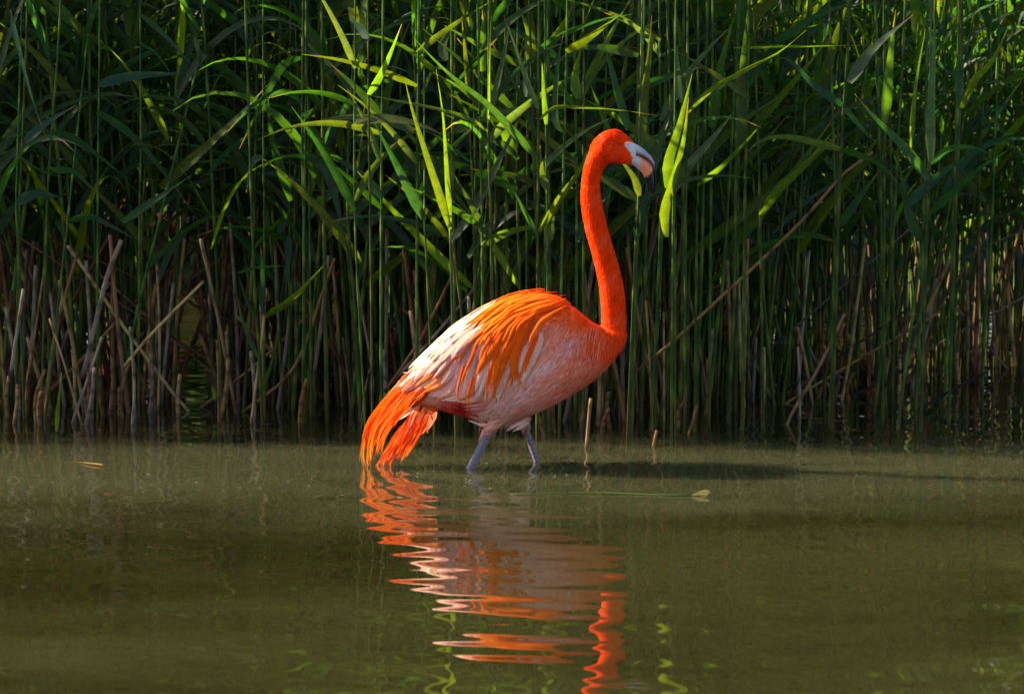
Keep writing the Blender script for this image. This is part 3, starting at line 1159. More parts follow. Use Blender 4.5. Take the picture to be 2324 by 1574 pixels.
def stem_path_mesh(mb, path, r0, r1, col, n=8, step=0.045, node=0.17, dead=False, ph=0.0):
    L = sum((path[i + 1] - path[i]).length for i in range(len(path) - 1))
    m = max(6, int(L / step))
    P = catmull(path, m)
    rad, cols = [], []
    for i in range(m):
        t = i / (m - 1)
        d = (t * L + ph) % node
        r = r0 + (r1 - r0) * t
        nd = d < step * 1.02
        k = int((t * L + ph) / node)
        v = 0.85 + 0.3 * ((k * 7919 % 13) / 13.0)
        if dead:
            c = tuple(q * v for q in col)
            if nd:
                c = tuple(q * 0.4 for q in c)
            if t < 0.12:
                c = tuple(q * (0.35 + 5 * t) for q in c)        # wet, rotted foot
        else:
            c = tuple(q * v for q in col)
            if nd:
                c = (c[0] * 2.4 + 0.008, c[1] * 1.7 + 0.008, c[2] * 1.6)
            if d > node * 0.8:
                c = tuple(q * 0.8 for q in c)
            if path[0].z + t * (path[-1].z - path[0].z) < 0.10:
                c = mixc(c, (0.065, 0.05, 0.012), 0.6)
        rad.append(r * (1.16 if nd else 1.0))
        cols.append(c)
    tube(mb, P, rad, n, cols)


STEMC = (0.029, 0.058, 0.010)


def top_up(pts, Y, ztop):
    """continue a stem upward to ztop and down into the water"""
    P = [at(p[0], p[1], Y) for p in pts]                 # bottom first
    d = P[-1] - P[-2]
    if P[-1].z < ztop and ztop > 0:
        k = (ztop - P[-1].z) / max(d.z, 1e-3)
        P.append(P[-1] + Vector((d.x * 0.6, 0.02, d.z)) * k)
    d = P[1] - P[0]
    if P[0].z > -0.25:
        k = (P[0].z + 0.3) / max(d.z, 1e-3)
        P.insert(0, P[0] - Vector((d.x * 0.6, 0, d.z)) * k)
    return P


def scl(o, p):
    return (o[0] + o[2] * p[0], o[1] + o[2] * p[1])


VM, VL, VR = (786.8, 36.3, 0.3281), (36.3, 36.3, 0.3333), (1513, 36.3, 0.3333)
VLB, VRB, VF = (36.3, 544.7, 0.349), (1452.5, 544.7, 0.3594), (811, 635.5, 0.2883)


def hero_reed(label, view, stem, w, leaves, Y=None, ztop=2.0, col=STEMC, group=None):
    """stem: points bottom first (view units); leaves: (points base first, width, tilt, depth swing, colour)"""
    S = [scl(view, p) for p in stem]
    if Y is None:
        Y = ground(*S[0]).y
    P = top_up(S, Y, ztop)
    root = Vector((P[0].x, Y, 0))
    for q in P:
        q -= root
    e = empty('reed', root, label, 'reed', group)
    mb = MB()
    m = Y / FPX
    stem_path_mesh(mb, P, w * view[2] * m * 0.46, w * view[2] * m * 0.26, col, ph=rng.random())
    mb.build('stem', M_STEM, e)
    for lf in leaves:
        pts, lw, tilt, sw, lc = lf
        n = len(pts)
        LP = []
        for k, p in enumerate(pts):
            f = k / (n - 1)
            LP.append(at(*scl(view, p), Y - 0.012 + sw * f) - root)
        mb = MB()
        mb.add(*leaf_verts(LP, lw * view[2] * m / max(0.55, math.cos(tilt)), tilt, col=lc, twist=rng.uniform(-0.5, 0.5)))
        mb.build('leaf', M_LEAF, e)
    return e


G, T_, Yl, Gr = GREEN, TEAL, YEL, GREY
HERO = [
    # middle, behind and above the bird
    ('tall reed left of centre whose sunlit blade points up right', VM, [(165, 1540), (155, 900), (147, 0)], 20, [([(150, 545), (215, 440), (300, 260), (380, 58)], 62, 0.4, -0.05, Yl), ([(152, 150), (95, 90), (20, 0)], 70, -0.3, 0.05, T_)], 9.78),
    ('reed with a long thin blade arching far left above the flamingo', VM, [(1000, 1540), (980, 800), (985, 0)], 24, [([(975, 800), (850, 715), (600, 640), (300, 580), (0, 515)], 34, 0.7, -0.10, Yl), ([(990, 690), (1070, 350), (1140, 0)], 50, -0.4, 0.03, Gr), ([(978, 740), (985, 300), (1000, 0)], 30, 0.9, 0.0, Yl)], 9.70),
    ('reed just left of the flamingo\'s head with a broad blade slanting up left', VM, [(1322, 1540), (1325, 900), (1330, 0)], 26, [([(1320, 990), (1000, 640), (750, 440), (600, 300), (460, 150)], 62, 0.5, -0.12, G), ([(1325, 640), (1250, 450), (1180, 250), (1085, 0)], 48, -0.5, 0.05, Gr), ([(1330, 1490), (1480, 1250), (1620, 1050), (1690, 860)], 66, 0.5, -0.03, Yl), ([(1335, 712), (1430, 632), (1560, 625), (1900, 650), (2160, 692)], 34, 0.9, -0.04, Gr), ([(1310, 1500), (1200, 1300), (1090, 1100)], 38, 0.5, 0.0, G)], 9.66),
    ('reed with one upright yellow-green blade at the top centre', VM, [(880, 1540), (865, 1000), (840, 560)], 20, [([(845, 560), (822, 300), (795, 0)], 44, 0.6, 0.02, Yl), ([(865, 1020), (730, 920), (600, 820), (440, 760)], 36, 0.8, -0.05, T_)], 9.85),
    ('straight reed close behind the flamingo\'s nape', VM, [(1490, 1540), (1510, 700), (1525, 0)], 24, [([(1520, 245), (1700, 130), (1880, 0)], 74, 0.5, -0.06, Yl), ([(1500, 800), (1440, 700), (1465, 300), (1500, 120)], 60, -0.3, 0.05, G)], 9.72),
    ('reed carrying a twin pair of tall narrow blades above the flamingo\'s tail', VM, [(718, 1545), (716, 1500), (714, 1470)], 22, [([(715, 1475), (640, 1240), (555, 980), (450, 640), (400, 428)], 64, 0.45, -0.06, Yl), ([(716, 1440), (690, 1100), (665, 700), (618, 368)], 46, 0.6, -0.02, Yl)], 9.68),
    ('reed with a dark bluish blade over the flamingo\'s back', VM, [(545, 1545), (540, 1480), (538, 1400)], 18, [([(535, 1410), (440, 1220), (330, 1000), (180, 715)], 82, 0.2, -0.02, T_)], 9.75),
    ('reed with a pale grey blade leaning right above the flamingo\'s back', VM, [(735, 1560), (733, 1550), (731, 1540)], 18, [([(730, 1549), (860, 1370), (1000, 1110), (1250, 600)], 74, -0.5, 0.02, Gr), ([(985, 1549), (880, 1350), (745, 1098)], 62, 0.4, -0.02, G)], 9.76),
    ('slim reed with a drooping bright blade left of the neck', VM, [(1388, 1540), (1385, 1200), (1378, 750)], 18, [([(1395, 1210), (1350, 1100), (1338, 895)], 64, 0.3, 0, Yl), ([(1378, 750), (1362, 560), (1350, 300)], 46, 0.5, 0.02, Yl), ([(1420, 1549), (1425, 1430), (1437, 1310)], 34, 0.4, 0.0, Yl)], 9.73),
    ('reed with a broad banded blade above the flamingo\'s crown', VM, [(1640, 1540), (1638, 900), (1640, 590)], 22, [([(1600, 570), (1575, 420), (1630, 195)], 84, 0.3, 0, Yl), ([(1812, 785), (1745, 625), (1688, 475)], 42, 0.4, 0.0, Yl)], 9.80),
    ('reed under the flamingo\'s chin with a broad hanging sunlit blade', VM, [(2000, 1545), (2010, 1400), (2018, 1240)], 20, [([(2025, 1245), (1985, 1120), (1900, 1000), (1880, 960)], 62, 0.3, 0.0, Yl), ([(2000, 1540), (2040, 1380), (2090, 1150)], 84, 0.1, 0.04, T_)], 9.55),
    ('reed right of the bill with two broad blades crossed by shadows', VM, [(2258, 1540), (2262, 1200), (2270, 800)], 24, [([(2215, 1190), (2225, 1000), (2300, 760), (2390, 400)], 84, 0.3, 0.0, Yl), ([(2210, 1530), (2195, 1350), (2260, 1130), (2330, 850), (2365, 560)], 80, 0.3, -0.03, Yl)], 9.52),
    ('reed with a tall upright blade directly above the bill', VM, [(2020, 1100), (2030, 950), (2040, 880)], 22, [([(2035, 900), (2050, 600), (2090, 300), (2110, 0)], 84, 0.3, 0.0, Yl), ([(1945, 790), (1850, 450), (1770, 95)], 76, 0.4, 0.04, G), ([(2110, 1100), (2170, 850), (2290, 560)], 90, -0.5, 0.06, G)], 9.75),
    ('reed with broad strap blades at the very top centre', VM, [(935, 1540), (936, 800), (938, 390)], 20, [([(932, 385), (942, 200), (940, -40)], 78, 0.35, 0, Yl), ([(1220, 350), (950, 222), (655, 55)], 60, 0.5, -0.05, Yl), ([(690, 310), (665, 200), (750, 40)], 74, -0.5, 0.02, Gr)], 9.90),
    ('reed with two wide bright blades at the top edge left of the head', VM, [(1245, 1540), (1250, 800), (1260, 330)], 20, [([(1265, 330), (1270, 150), (1190, -60)], 88, 0.3, 0, Yl), ([(1240, 560), (1240, 350), (1235, 100)], 46, -0.6, 0.02, Gr), ([(1400, 200), (1480, 90), (1560, -60)], 70, 0.4, 0.0, Yl)], 9.82),
    # left, in the shade
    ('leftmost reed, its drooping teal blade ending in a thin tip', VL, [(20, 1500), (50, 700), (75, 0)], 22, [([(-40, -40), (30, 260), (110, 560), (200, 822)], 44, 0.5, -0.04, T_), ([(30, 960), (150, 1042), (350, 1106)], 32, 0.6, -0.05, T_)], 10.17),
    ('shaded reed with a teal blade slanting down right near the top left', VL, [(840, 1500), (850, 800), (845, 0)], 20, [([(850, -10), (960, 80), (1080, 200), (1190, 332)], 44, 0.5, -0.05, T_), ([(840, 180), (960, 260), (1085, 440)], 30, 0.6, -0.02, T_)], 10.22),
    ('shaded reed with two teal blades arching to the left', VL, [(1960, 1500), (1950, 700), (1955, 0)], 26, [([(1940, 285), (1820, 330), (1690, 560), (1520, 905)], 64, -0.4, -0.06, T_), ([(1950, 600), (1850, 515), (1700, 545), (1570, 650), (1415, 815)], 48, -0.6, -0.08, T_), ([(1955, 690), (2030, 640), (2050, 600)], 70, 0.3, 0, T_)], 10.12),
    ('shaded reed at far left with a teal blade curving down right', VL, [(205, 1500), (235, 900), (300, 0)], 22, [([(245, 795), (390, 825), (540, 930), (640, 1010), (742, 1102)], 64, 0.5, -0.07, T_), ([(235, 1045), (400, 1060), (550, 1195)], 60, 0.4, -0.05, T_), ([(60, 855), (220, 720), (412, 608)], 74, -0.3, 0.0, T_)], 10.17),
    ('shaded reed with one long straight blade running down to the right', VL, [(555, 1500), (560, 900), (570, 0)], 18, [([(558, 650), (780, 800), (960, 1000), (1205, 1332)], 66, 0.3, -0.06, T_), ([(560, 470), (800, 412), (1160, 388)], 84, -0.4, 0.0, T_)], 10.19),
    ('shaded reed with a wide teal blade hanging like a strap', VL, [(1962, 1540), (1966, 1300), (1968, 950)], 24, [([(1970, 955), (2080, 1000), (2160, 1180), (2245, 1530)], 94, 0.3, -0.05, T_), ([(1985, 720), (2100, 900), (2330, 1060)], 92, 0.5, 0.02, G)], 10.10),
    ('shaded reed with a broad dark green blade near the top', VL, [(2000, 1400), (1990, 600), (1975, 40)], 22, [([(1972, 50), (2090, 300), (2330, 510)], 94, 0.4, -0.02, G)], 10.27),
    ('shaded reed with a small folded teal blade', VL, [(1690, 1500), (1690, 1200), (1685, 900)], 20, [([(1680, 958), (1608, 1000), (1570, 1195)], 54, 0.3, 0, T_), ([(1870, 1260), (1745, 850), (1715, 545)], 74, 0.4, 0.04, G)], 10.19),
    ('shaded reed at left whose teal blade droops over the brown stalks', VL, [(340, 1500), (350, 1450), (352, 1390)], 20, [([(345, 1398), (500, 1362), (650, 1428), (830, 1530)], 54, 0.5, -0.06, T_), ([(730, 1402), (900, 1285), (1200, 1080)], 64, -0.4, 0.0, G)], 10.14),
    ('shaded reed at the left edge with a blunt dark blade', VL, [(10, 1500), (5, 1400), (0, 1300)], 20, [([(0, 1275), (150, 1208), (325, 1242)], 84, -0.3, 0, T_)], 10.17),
    # right
    ('reed at right with one long teal blade crossing from upper left', VR, [(1165, 1500), (1195, 800), (1245, 0)], 30, [([(1200, 612), (1000, 470), (830, 300), (690, 282)], 66, 0.3, -0.05, T_), ([(1200, 605), (1330, 765), (1455, 895)], 44, 0.4, -0.05, T_), ([(1245, 455), (1400, 235), (1680, -10)], 92, -0.5, 0.03, Gr), ([(1180, 905), (1380, 968), (1500, 1050), (1582, 1142)], 52, 0.5, -0.06, T_), ([(1190, 910), (1100, 880), (800, 818), (620, 860), (500, 985)], 62, -0.6, -0.03, Gr)], 9.90),
    ('reed right of the bill with a banded blade slanting up left', VR, [(530, 1500), (540, 900), (560, 0)], 26, [([(540, 552), (420, 460), (200, 320), (-10, 203)], 52, 0.5, -0.05, Yl), ([(510, 900), (510, 450), (550, -40)], 92, 0.4, 0.0, G)], 9.88),
    ('reed right of the bill with a thin bright blade rising to the right', VR, [(130, 1500), (135, 900), (140, 660)], 22, [([(138, 660), (300, 500), (560, 350), (760, 250), (950, 98)], 42, 0.6, -0.07, Yl), ([(100, 590), (70, 300), (40, 0)], 50, -0.5, 0.03, Gr)], 9.80),
    ('reed at right with a tall vertical blade reaching the top edge', VR, [(1480, 1500), (1482, 1000), (1485, 720)], 26, [([(1480, 730), (1520, 300), (1560, -40)], 84, 0.4, 0, Yl)], 10.05),
    ('reed at right with a broad green blade ending at a dark node', VR, [(1770, 1500), (1785, 1150), (1820, 300)], 30, [([(1787, 1118), (1600, 880), (1420, 700), (1278, 528)], 84, 0.4, -0.05, G), ([(1805, 1010), (1895, 912), (2050, 890), (2235, 946)], 54, 0.6, -0.04, T_), ([(1800, 1000), (1800, 650), (1820, 200), (1822, -40)], 74, -0.4, 0.0, Gr), ([(1640, 1290), (1750, 1180), (1900, 1050), (2090, 918)], 84, -0.3, 0.03, T_), ([(1660, 900), (1690, 500), (1762, 90)], 44, 0.6, 0.02, Yl)], 9.85),
    ('reed at right with a sunlit blade rising steeply to the right', VR, [(640, 1520), (638, 1450), (637, 1340)], 22, [([(637, 1355), (760, 1180), (950, 1000), (1160, 758)], 68, 0.4, -0.05, Yl)], 9.86),
    ('reed beside the bill with a narrow blade tipped in light', VR, [(205, 1500), (208, 1300), (212, 1140)], 22, [([(212, 1152), (420, 980), (655, 728)], 48, 0.5, -0.03, Yl), ([(50, 1195), (150, 1020), (300, 850), (455, 655)], 84, -0.5, 0.0, Gr)], 9.84),
    ('reed at far right with a wide teal blade climbing to the right edge', VR, [(1745, 1520), (1760, 1450), (1772, 1350)], 26, [([(1775, 1362), (1900, 1240), (2100, 1060), (2340, 905)], 64, 0.4, -0.04, T_), ([(1725, 1530), (1650, 1350), (1580, 990)], 84, 0.4, 0.02, G)], 9.90),
    ('reed at far right with a bright blade to the upper right corner', VR, [(1960, 1500), (1985, 900), (2010, 0)], 28, [([(2005, 625), (2100, 430), (2220, 300), (2335, 60)], 62, 0.5, -0.03, Yl), ([(1990, 620), (2000, 300), (2020, -20)], 60, -0.4, 0.02, T_)], 10.10),
    ('reed with a huge broad blade standing upright right of the head', VR, [(300, 1500), (305, 1000), (310, 760)], 22, [([(310, 760), (350, 400), (465, -20)], 104, 0.35, 0.0, G), ([(455, 215), (900, 205), (1390, 200)], 24, 0.9, -0.05, Yl)], 9.95),
    ('reed at right with a teal blade leaning over brown stalks', VR, [(1150, 1540), (1152, 1500), (1155, 1430)], 24, [([(1160, 1442), (1300, 1250), (1455, 1045)], 72, 0.3, -0.02, T_)], 9.95),
    ('reed right of the bill with a bright blade at the left of the dark gap', VR, [(60, 1540), (60, 1400), (50, 1200)], 20, [([(30, 1160), (60, 900), (105, 590)], 84, 0.35, 0.0, Yl)], 9.75),
    # lower left leafy reed and thin young leaves
    ('leafy young reed with a bent pale blade among the brown stalks', VLB, [(1602, 1195), (1578, 700), (1540, 0)], 24, [([(1562, 505), (1500, 385), (1440, 212)], 40, 0.3, -0.03, T_), ([(1440, 212), (1560, 178), (1745, 166)], 26, 0.8, -0.03, T_), ([(1618, 495), (1780, 390), (1920, 252), (2015, 145)], 54, 0.4, -0.06, Yl), ([(1570, 760), (1480, 545), (1425, 310)], 34, 0.5, -0.02, T_), ([(1605, 480), (1600, 200), (1590, 30)], 50, 0.4, 0.03, T_), ([(1580, 1010), (1660, 800), (1690, 620)], 36, 0.4, 0, G)], None),
    ('short bright green shoot standing in the water at lower left', VLB, [(263, 1250), (266, 1225), (268, 1200)], 10, [([(263, 1240), (276, 1050), (296, 860)], 34, 0.3, 0, Yl)], None, 0.02),
    ('slim green shoot beside the gap at lower left', VLB, [(1298, 1120), (1296, 1090), (1294, 1060)], 10, [([(1296, 1060), (1276, 850), (1283, 630)], 30, 0.3, 0, G)], None, 0.02),
    ('reed with a hanging teal strap blade at the lower left', VLB, [(1775, 1100), (1778, 600), (1780, 0)], 18, [([(1776, -30), (1770, 160), (1752, 352)], 62, 0.3, -0.02, T_)], None),
]
# straight green stems standing in the water, right of the flamingo and behind its body
for st in ([(1590, 1030), (1600, 500), (1590, 0)], [(1480, 1090), (1540, 620), (1590, 100)], [(1740, 1070), (1760, 600), (1785, 0)], [(1920, 1050), (1945, 560), (1975, 0)], [(2160, 920), (2185, 400), (2215, 0)],
           [(1160, 1030), (1190, 600), (1225, 0)], [(900, 1040), (960, 500), (1000, 0)], [(250, 1160), (265, 600), (270, 0)], [(90, 1180), (110, 500), (135, 0)], [(555, 1140), (590, 500), (600, 0)],
           [(350, 1120), (370, 600), (390, 100)], [(430, 1110), (490, 500), (540, 0)], [(600, 1070), (608, 500), (615, 0)], [(760, 1000), (770, 500), (775, 0)], [(1550, 1040), (1545, 850), (1540, 600)],
           [(2220, 780), (2240, 400), (2260, 0)], [(2280, 750), (2290, 400), (2300, 0)], [(840, 960), (880, 500), (930, 0)], [(1365, 940), (1385, 500), (1400, 0)], [(1080, 840), (1120, 500), (1170, 0)]):
    HERO.append(('straight green reed stem rising from the water right of the flamingo', VRB, st, 27 if st[0][1] > 900 else 22, [], None, 2.0, STEMC, 'green stems right of the flamingo'))
for st in ([(170, 1010), (150, 500), (130, 0)], [(535, 960), (538, 560), (535, 50)], [(757, 1010), (755, 380), (750, 0)], [(820, 1050), (818, 300), (815, 0)], [(960, 1050), (958, 300), (955, 0)], [(1072, 1130), (1070, 300), (1060, 0)],
           [(1105, 1150), (1100, 400), (1095, 0)], [(1465, 1200), (1470, 500), (1480, 0)], [(1525, 1180), (1520, 500), (1515, 0)], [(790, 1200), (780, 1000), (768, 380)], [(2145, 1180), (2170, 500), (2185, 0)], [(2230, 1100), (2250, 500), (2265, 0)],
           [(210, 980), (205, 500), (200, 0)], [(1190, 1150), (1185, 500), (1180, 0)]):
    HERO.append(('straight green reed stem standing close behind the flamingo\'s body', VF, st, 34, [], None, 2.0, STEMC, 'green stems behind the flamingo'))
# leafy reeds in the front row of the sunlit middle and right, blades crossing one another
VI = (0.0, 0.0, 1.0)
XT = []
for k in range(11):
    px = 815 + k * 70 + rng.uniform(-22, 22)
    lv = []
    for q in range(5):
        by = rng.uniform(90, 560)
        sd = rng.choice((-1, 1))
        a, L = rng.uniform(0.25, 1.25), rng.uniform(150, 300)
        dr = rng.uniform(0.1, 0.9)
        pts = [(px, by)]
        for m_ in range(1, 5):
            f = m_ / 4
            aa = a + dr * f
            pts.append((pts[-1][0] + sd * math.sin(aa) * L / 4, pts[-1][1] - math.cos(aa) * L / 4))
        lv.append((pts, rng.uniform(15, 25), rng.uniform(-0.6, 0.6), rng.uniform(-0.1, 0.06), rng.choice((Yl, Yl, G, Gr, T_))))
    XT.append((px, [(px + rng.uniform(-25, 25), 980), (px, 500), (px + rng.uniform(-15, 15), 60)], lv, rng.uniform(9.74, 9.95)))
for k, (px, st, lv, Yx) in enumerate(XT):
    HERO.append(('%s leafy front row reed with crossing blades', VI, st, rng.uniform(6, 9), lv, Yx, rng.uniform(1.4, 1.7), STEMC, 'leafy reeds in the front row'))
ORD = 'first second third fourth fifth sixth seventh eighth ninth tenth eleventh twelfth thirteenth fourteenth fifteenth sixteenth seventeenth eighteenth nineteenth twentieth'.split()
for gname, lab in (('green stems right of the flamingo', "%s straight green reed stem counted rightward from the flamingo's breast"), ('leafy reeds in the front row', "%s leafy reed with crossing blades counted rightward in the front row from the flamingo's tail"), ('green stems behind the flamingo', "%s straight green reed stem counted rightward from the flamingo's tail")):
    idx = sorted((i for i, h in enumerate(HERO) if len(h) > 8 and h[8] == gname), key=lambda i: HERO[i][2][0][0])
    for k, i in enumerate(idx):
        HERO[i] = (lab % ORD[k],) + HERO[i][1:]
for h in HERO:
    hero_reed(*h[:5], Y=h[5], **({'ztop': h[6]} if len(h) > 6 else {}), **({'group': h[8]} if len(h) > 8 else {}))

# --- dead brown stalks
TAN, BRN, GRB, DRK = (0.27, 0.170, 0.078), (0.165, 0.084, 0.036), (0.18, 0.135, 0.094), (0.022, 0.017, 0.014)


def dead_stalk(label, view, pts, w, col, Y=None, sw=0.0, group=None):
    S = [scl(view, p) for p in pts]
    if Y is None:
        Y = ground(*S[0]).y
    n = len(S)
    P = [at(p[0], p[1], Y + sw * i / (n - 1)) for i, p in enumerate(S)]
    if P[0].z < 0.06:
        P.insert(0, P[0] - (P[1] - P[0]).normalized() * 0.2)
    root = Vector((P[0].x, P[0].y, min(0, P[0].z) if P[0].z < 0.1 else P[0].z))
    P = [p - root for p in P]
    mb = MB()
    m = Y / FPX * view[2]
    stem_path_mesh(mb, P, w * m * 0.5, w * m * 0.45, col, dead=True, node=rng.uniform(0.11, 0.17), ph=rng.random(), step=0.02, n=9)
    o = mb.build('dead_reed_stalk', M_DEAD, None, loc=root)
    return tag(o, label, 'dead reed', group)


DEAD = [
    ('long brown reed stalk leaning up to the right beyond the flamingo', VRB, [(-20, 830), (240, 610), (500, 370), (800, 95), (1030, -130), (1190, -310), (1290, -420), (1470, -555)], 21, BRN, 9.9, 0.15),
    ('long tan stalk leaning down to the right across the stand at left', VLB, [(1120, 1112), (980, 940), (700, 560), (480, 240), (335, 38)], 25, TAN, None, 0.1),
    ('thick grey broken stalk standing nearly upright at left', VLB, [(430, 900), (480, 700), (590, 250), (685, 0)], 34, GRB, 10.15, 0),
    ('slender pale stalk tilted left at lower left', VLB, [(428, 1200), (310, 790), (217, 508)], 15, TAN, None, 0),
    ('weathered grey topped stalk leaning right at lower left', VLB, [(368, 1185), (480, 870), (560, 632)], 23, GRB, None, 0),
    ('grey upright stalk with a bent middle left of the gap', VLB, [(755, 1195), (770, 950), (742, 562)], 20, GRB, None, 0),
    ('straight brown stalk left of the light gap, its base darkened', VLB, [(910, 1100), (872, 600), (862, 205)], 19, BRN, None, 0),
    ('straight tan stalk next to the light gap', VLB, [(925, 1105), (935, 640), (916, 165)], 19, TAN, None, 0),
    ('hollow stalk leaning right with an open broken end', VLB, [(690, 840), (820, 680), (960, 530), (1220, 268)], 22, TAN, 10.05, 0.05),
    ('long thin stalk lying low from the water up to the right', VLB, [(1210, 1085), (1600, 775), (1905, 482)], 20, TAN, None, 0.1),
    ('reddish brown stalk leaning right left of the flamingo', VLB, [(1480, 1115), (1750, 900), (1880, 680), (1990, 350), (2072, 118)], 25, BRN, None, 0.0),
    ('upright pale stalk beside the leafy young reed', VLB, [(1528, 1190), (1600, 620), (1628, 315)], 18, TAN, None, 0),
    ('upright stalk by the slim green shoot', VLB, [(1318, 1185), (1315, 900), (1308, 650)], 17, BRN, None, 0),
    ('brown stub at the left edge', VLB, [(-40, 900), (0, 640), (48, 318)], 24, GRB, 10.1, 0),
    ('thin red-brown stalk near the left edge', VLB, [(80, 900), (130, 560), (185, 178)], 16, BRN, 10.2, 0),
    ('thin grey stalk left of the flamingo\'s tail', VLB, [(2330, 1000), (2305, 780), (2225, 330)], 17, GRB, 10.1, 0),
    ('pale thin stub just left of the tail plumes', VLB, [(2175, 1100), (2160, 900), (2125, 632)], 13, TAN, None, 0),
    ('thick pale stub left of the tail plumes', VLB, [(2225, 1065), (2224, 900), (2220, 765)], 28, GRB, None, 0),
    ('dark wet stalk beside the tail plumes', VF, [(40, 1190), (65, 900), (105, 700)], 34, DRK, None, 0),
    ('tan stalk leaning right and broken off, right of the flamingo', VRB, [(928, 1165), (965, 1085), (1130, 800), (1292, 465)], 21, TAN, None, 0.0),
    ('straight tan upright stalk right of the flamingo', VRB, [(648, 1140), (665, 600), (682, -10)], 20, BRN, None, 0),
    ('short grey stub leaning a little, right foreground', VRB, [(1010, 1115), (1008, 900), (996, 672)], 17, GRB, None, 0),
    ('tall tan stalk among the right hand reeds', VRB, [(1275, 1010), (1330, 700), (1425, -10)], 23, TAN, None, 0),
    ('brown stalk beside the tall tan one at right', VRB, [(1230, 985), (1300, 600), (1346, 165)], 21, BRN, None, 0),
    ('black wet stalk slanting out of the water at right', VRB, [(1760, 1068), (2000, 930), (2195, 832)], 21, DRK, None, 0.1),
    ('dark slanting stalk half in the water at right', VRB, [(1315, 995), (1480, 920), (1722, 790)], 20, DRK, None, 0.1),
    ('long dark stalk lying across the right hand stems', VRB, [(930, 945), (1400, 640), (1702, 428)], 17, DRK, 10.7, 0.2),
    ('lower of two long stalks lying across the right hand stems', VRB, [(1060, 945), (1300, 800), (1880, 462)], 17, BRN, 10.65, 0.2),
    ('broad tan stalk leaning right at far right', VRB, [(1630, 955), (1800, 480), (1955, 120)], 30, BRN, None, 0),
    ('thin pale upright stalk below the flamingo\'s breast', VRB, [(152, 1145), (150, 800), (150, 455)], 15, TAN, None, 0),
    ('slightly bent brown stalk right of the flamingo\'s breast', VRB, [(78, 1205), (60, 750), (38, 376)], 17, BRN, None, 0),
    ('round topped grey stub at right', VRB, [(712, 1015), (722, 800), (732, 615)], 24, GRB, None, 0),
    ('short red-brown stub tilted right in front of the stand', VRB, [(310, 1222), (340, 1120), (362, 1036)], 20, BRN, None, 0),
    ('split brown stub in front of the stand right of the bird', VRB, [(280, 1165), (284, 1050), (288, 930)], 22, BRN, None, 0),
    ('tiny broken stub in the water right of the flamingo', VRB, [(85, 1300), (95, 1250), (106, 1200)], 22, BRN, None, 0),
    ('lone pale stake in the water below the flamingo\'s breast', VF, [(1804, 1320), (1820, 1120), (1838, 930)], 30, TAN, None, 0),
    ('brown stalk leaning left from behind the flamingo\'s back', VF, [(215, 880), (480, 490), (700, 60), (740, -30)], 26, BRN, 9.9, 0.05),
    ('second brown stalk crossing behind the tail', VF, [(230, 850), (520, 540), (800, 210), (960, 20)], 28, GRB, 10.1, 0.05),
    ('thick tan stub left of the flamingo\'s back', VF, [(470, 700), (450, 500), (418, 240)], 34, TAN, 10.05, 0),
    ('brown stalk behind the base of the neck', VF, [(1815, 400), (1805, 200), (1790, -60)], 26, BRN, 10.0, 0),
    ('dark based stalk below the flamingo\'s breast, leaning left', VF, [(2105, 1115), (2060, 850), (2010, 600)], 34, BRN, None, 0),
    ('brown stalk standing right behind the legs', VF, [(1555, 1200), (1535, 1050), (1520, 900)], 30, BRN, None, 0),
]
for d in DEAD:
    dead_stalk(*d)

# --- the rest of the stand: single reeds placed by hand-tuned zones
FRONT_PX = [-200, 0, 200, 420, 470, 850, 1000, 1450, 1600, 1750, 1900, 2100, 2324, 2600]
FRONT_Y = [10.4, 10.3, 10.28, 10.55, 10.38, 10.12, 9.98, 10.0, 10.2, 10.5, 10.7, 11.1, 11.6, 12.0]


def front(px):
    return float(np.interp(px, FRONT_PX, FRONT_Y))


LEAFV, STEMV = [], []
for i in range(20):
    r = random.Random(100 + i)
    L, a0, a1 = r.uniform(0.36, 0.66), r.uniform(0.25, 0.9), r.uniform(0.7, 2.2)
    if i >= 14:                         # steep blades for the tips of shoots
        L, a0, a1 = r.uniform(0.40, 0.62), r.uniform(0.05, 0.2), r.uniform(0.2, 0.8)
    p, P = Vector((0, 0, 0)), [Vector((0, 0, 0))]
    for k in range(8):
        a = a0 + (a1 - a0) * (k / 7) ** 1.6
        p = p + Vector((math.sin(a), 0.03 * math.sin(k * 0.8 + i), math.cos(a))) * L / 8
        P.append(p.copy())
    c = [GREEN, TEAL, YEL, GREEN][i % 4]
    mb = MB()
    mb.add(*leaf_verts(P, r.uniform(0.026, 0.042), r.uniform(-0.8, 0.8), rows=10, nref=Vector((0, -1, 0)) if i % 5 else Vector((-0.6, -0.3, 0.7)), twist=r.uniform(-1.0, 1.0), col=c))
    LEAFV.append((mb, mb.mesh('leaf', M_LEAF)))
for i in range(8):
    r = random.Random(200 + i)
    mb = MB()
    b = r.uniform(-0.06, 0.06)
    stem_path_mesh(mb, [Vector((0, 0, -0.3)), Vector((b * 0.4, 0, 0.5)), Vector((b, b * 0.5, 1.2)), Vector((b * 0.6, b, 2.0))], r.uniform(0.0052, 0.0092), 0.0034, tuple(q * r.uniform(0.8, 1.15) for q in STEMC), n=7, step=0.075, node=0.19, ph=r.random())
    STEMV.append((mb, mb.mesh('stem', M_STEM)))


def reed_height(px, Y):
    if rng.random() < 0.58:
        return rng.uniform(0.75, 1.35)
    # the stand is lower in the middle, where the sun comes over it
    h = np.interp(px, [-300, 500, 760, 900, 1500, 1700, 2000, 2600], [2.6, 2.4, 1.7, 1.42, 1.42, 1.45, 1.5, 1.7])
    if px < 760 and Y > front(px) + 0.3:
        h = h * 1.18
    return float(h) * rng.uniform(0.9, 1.1)


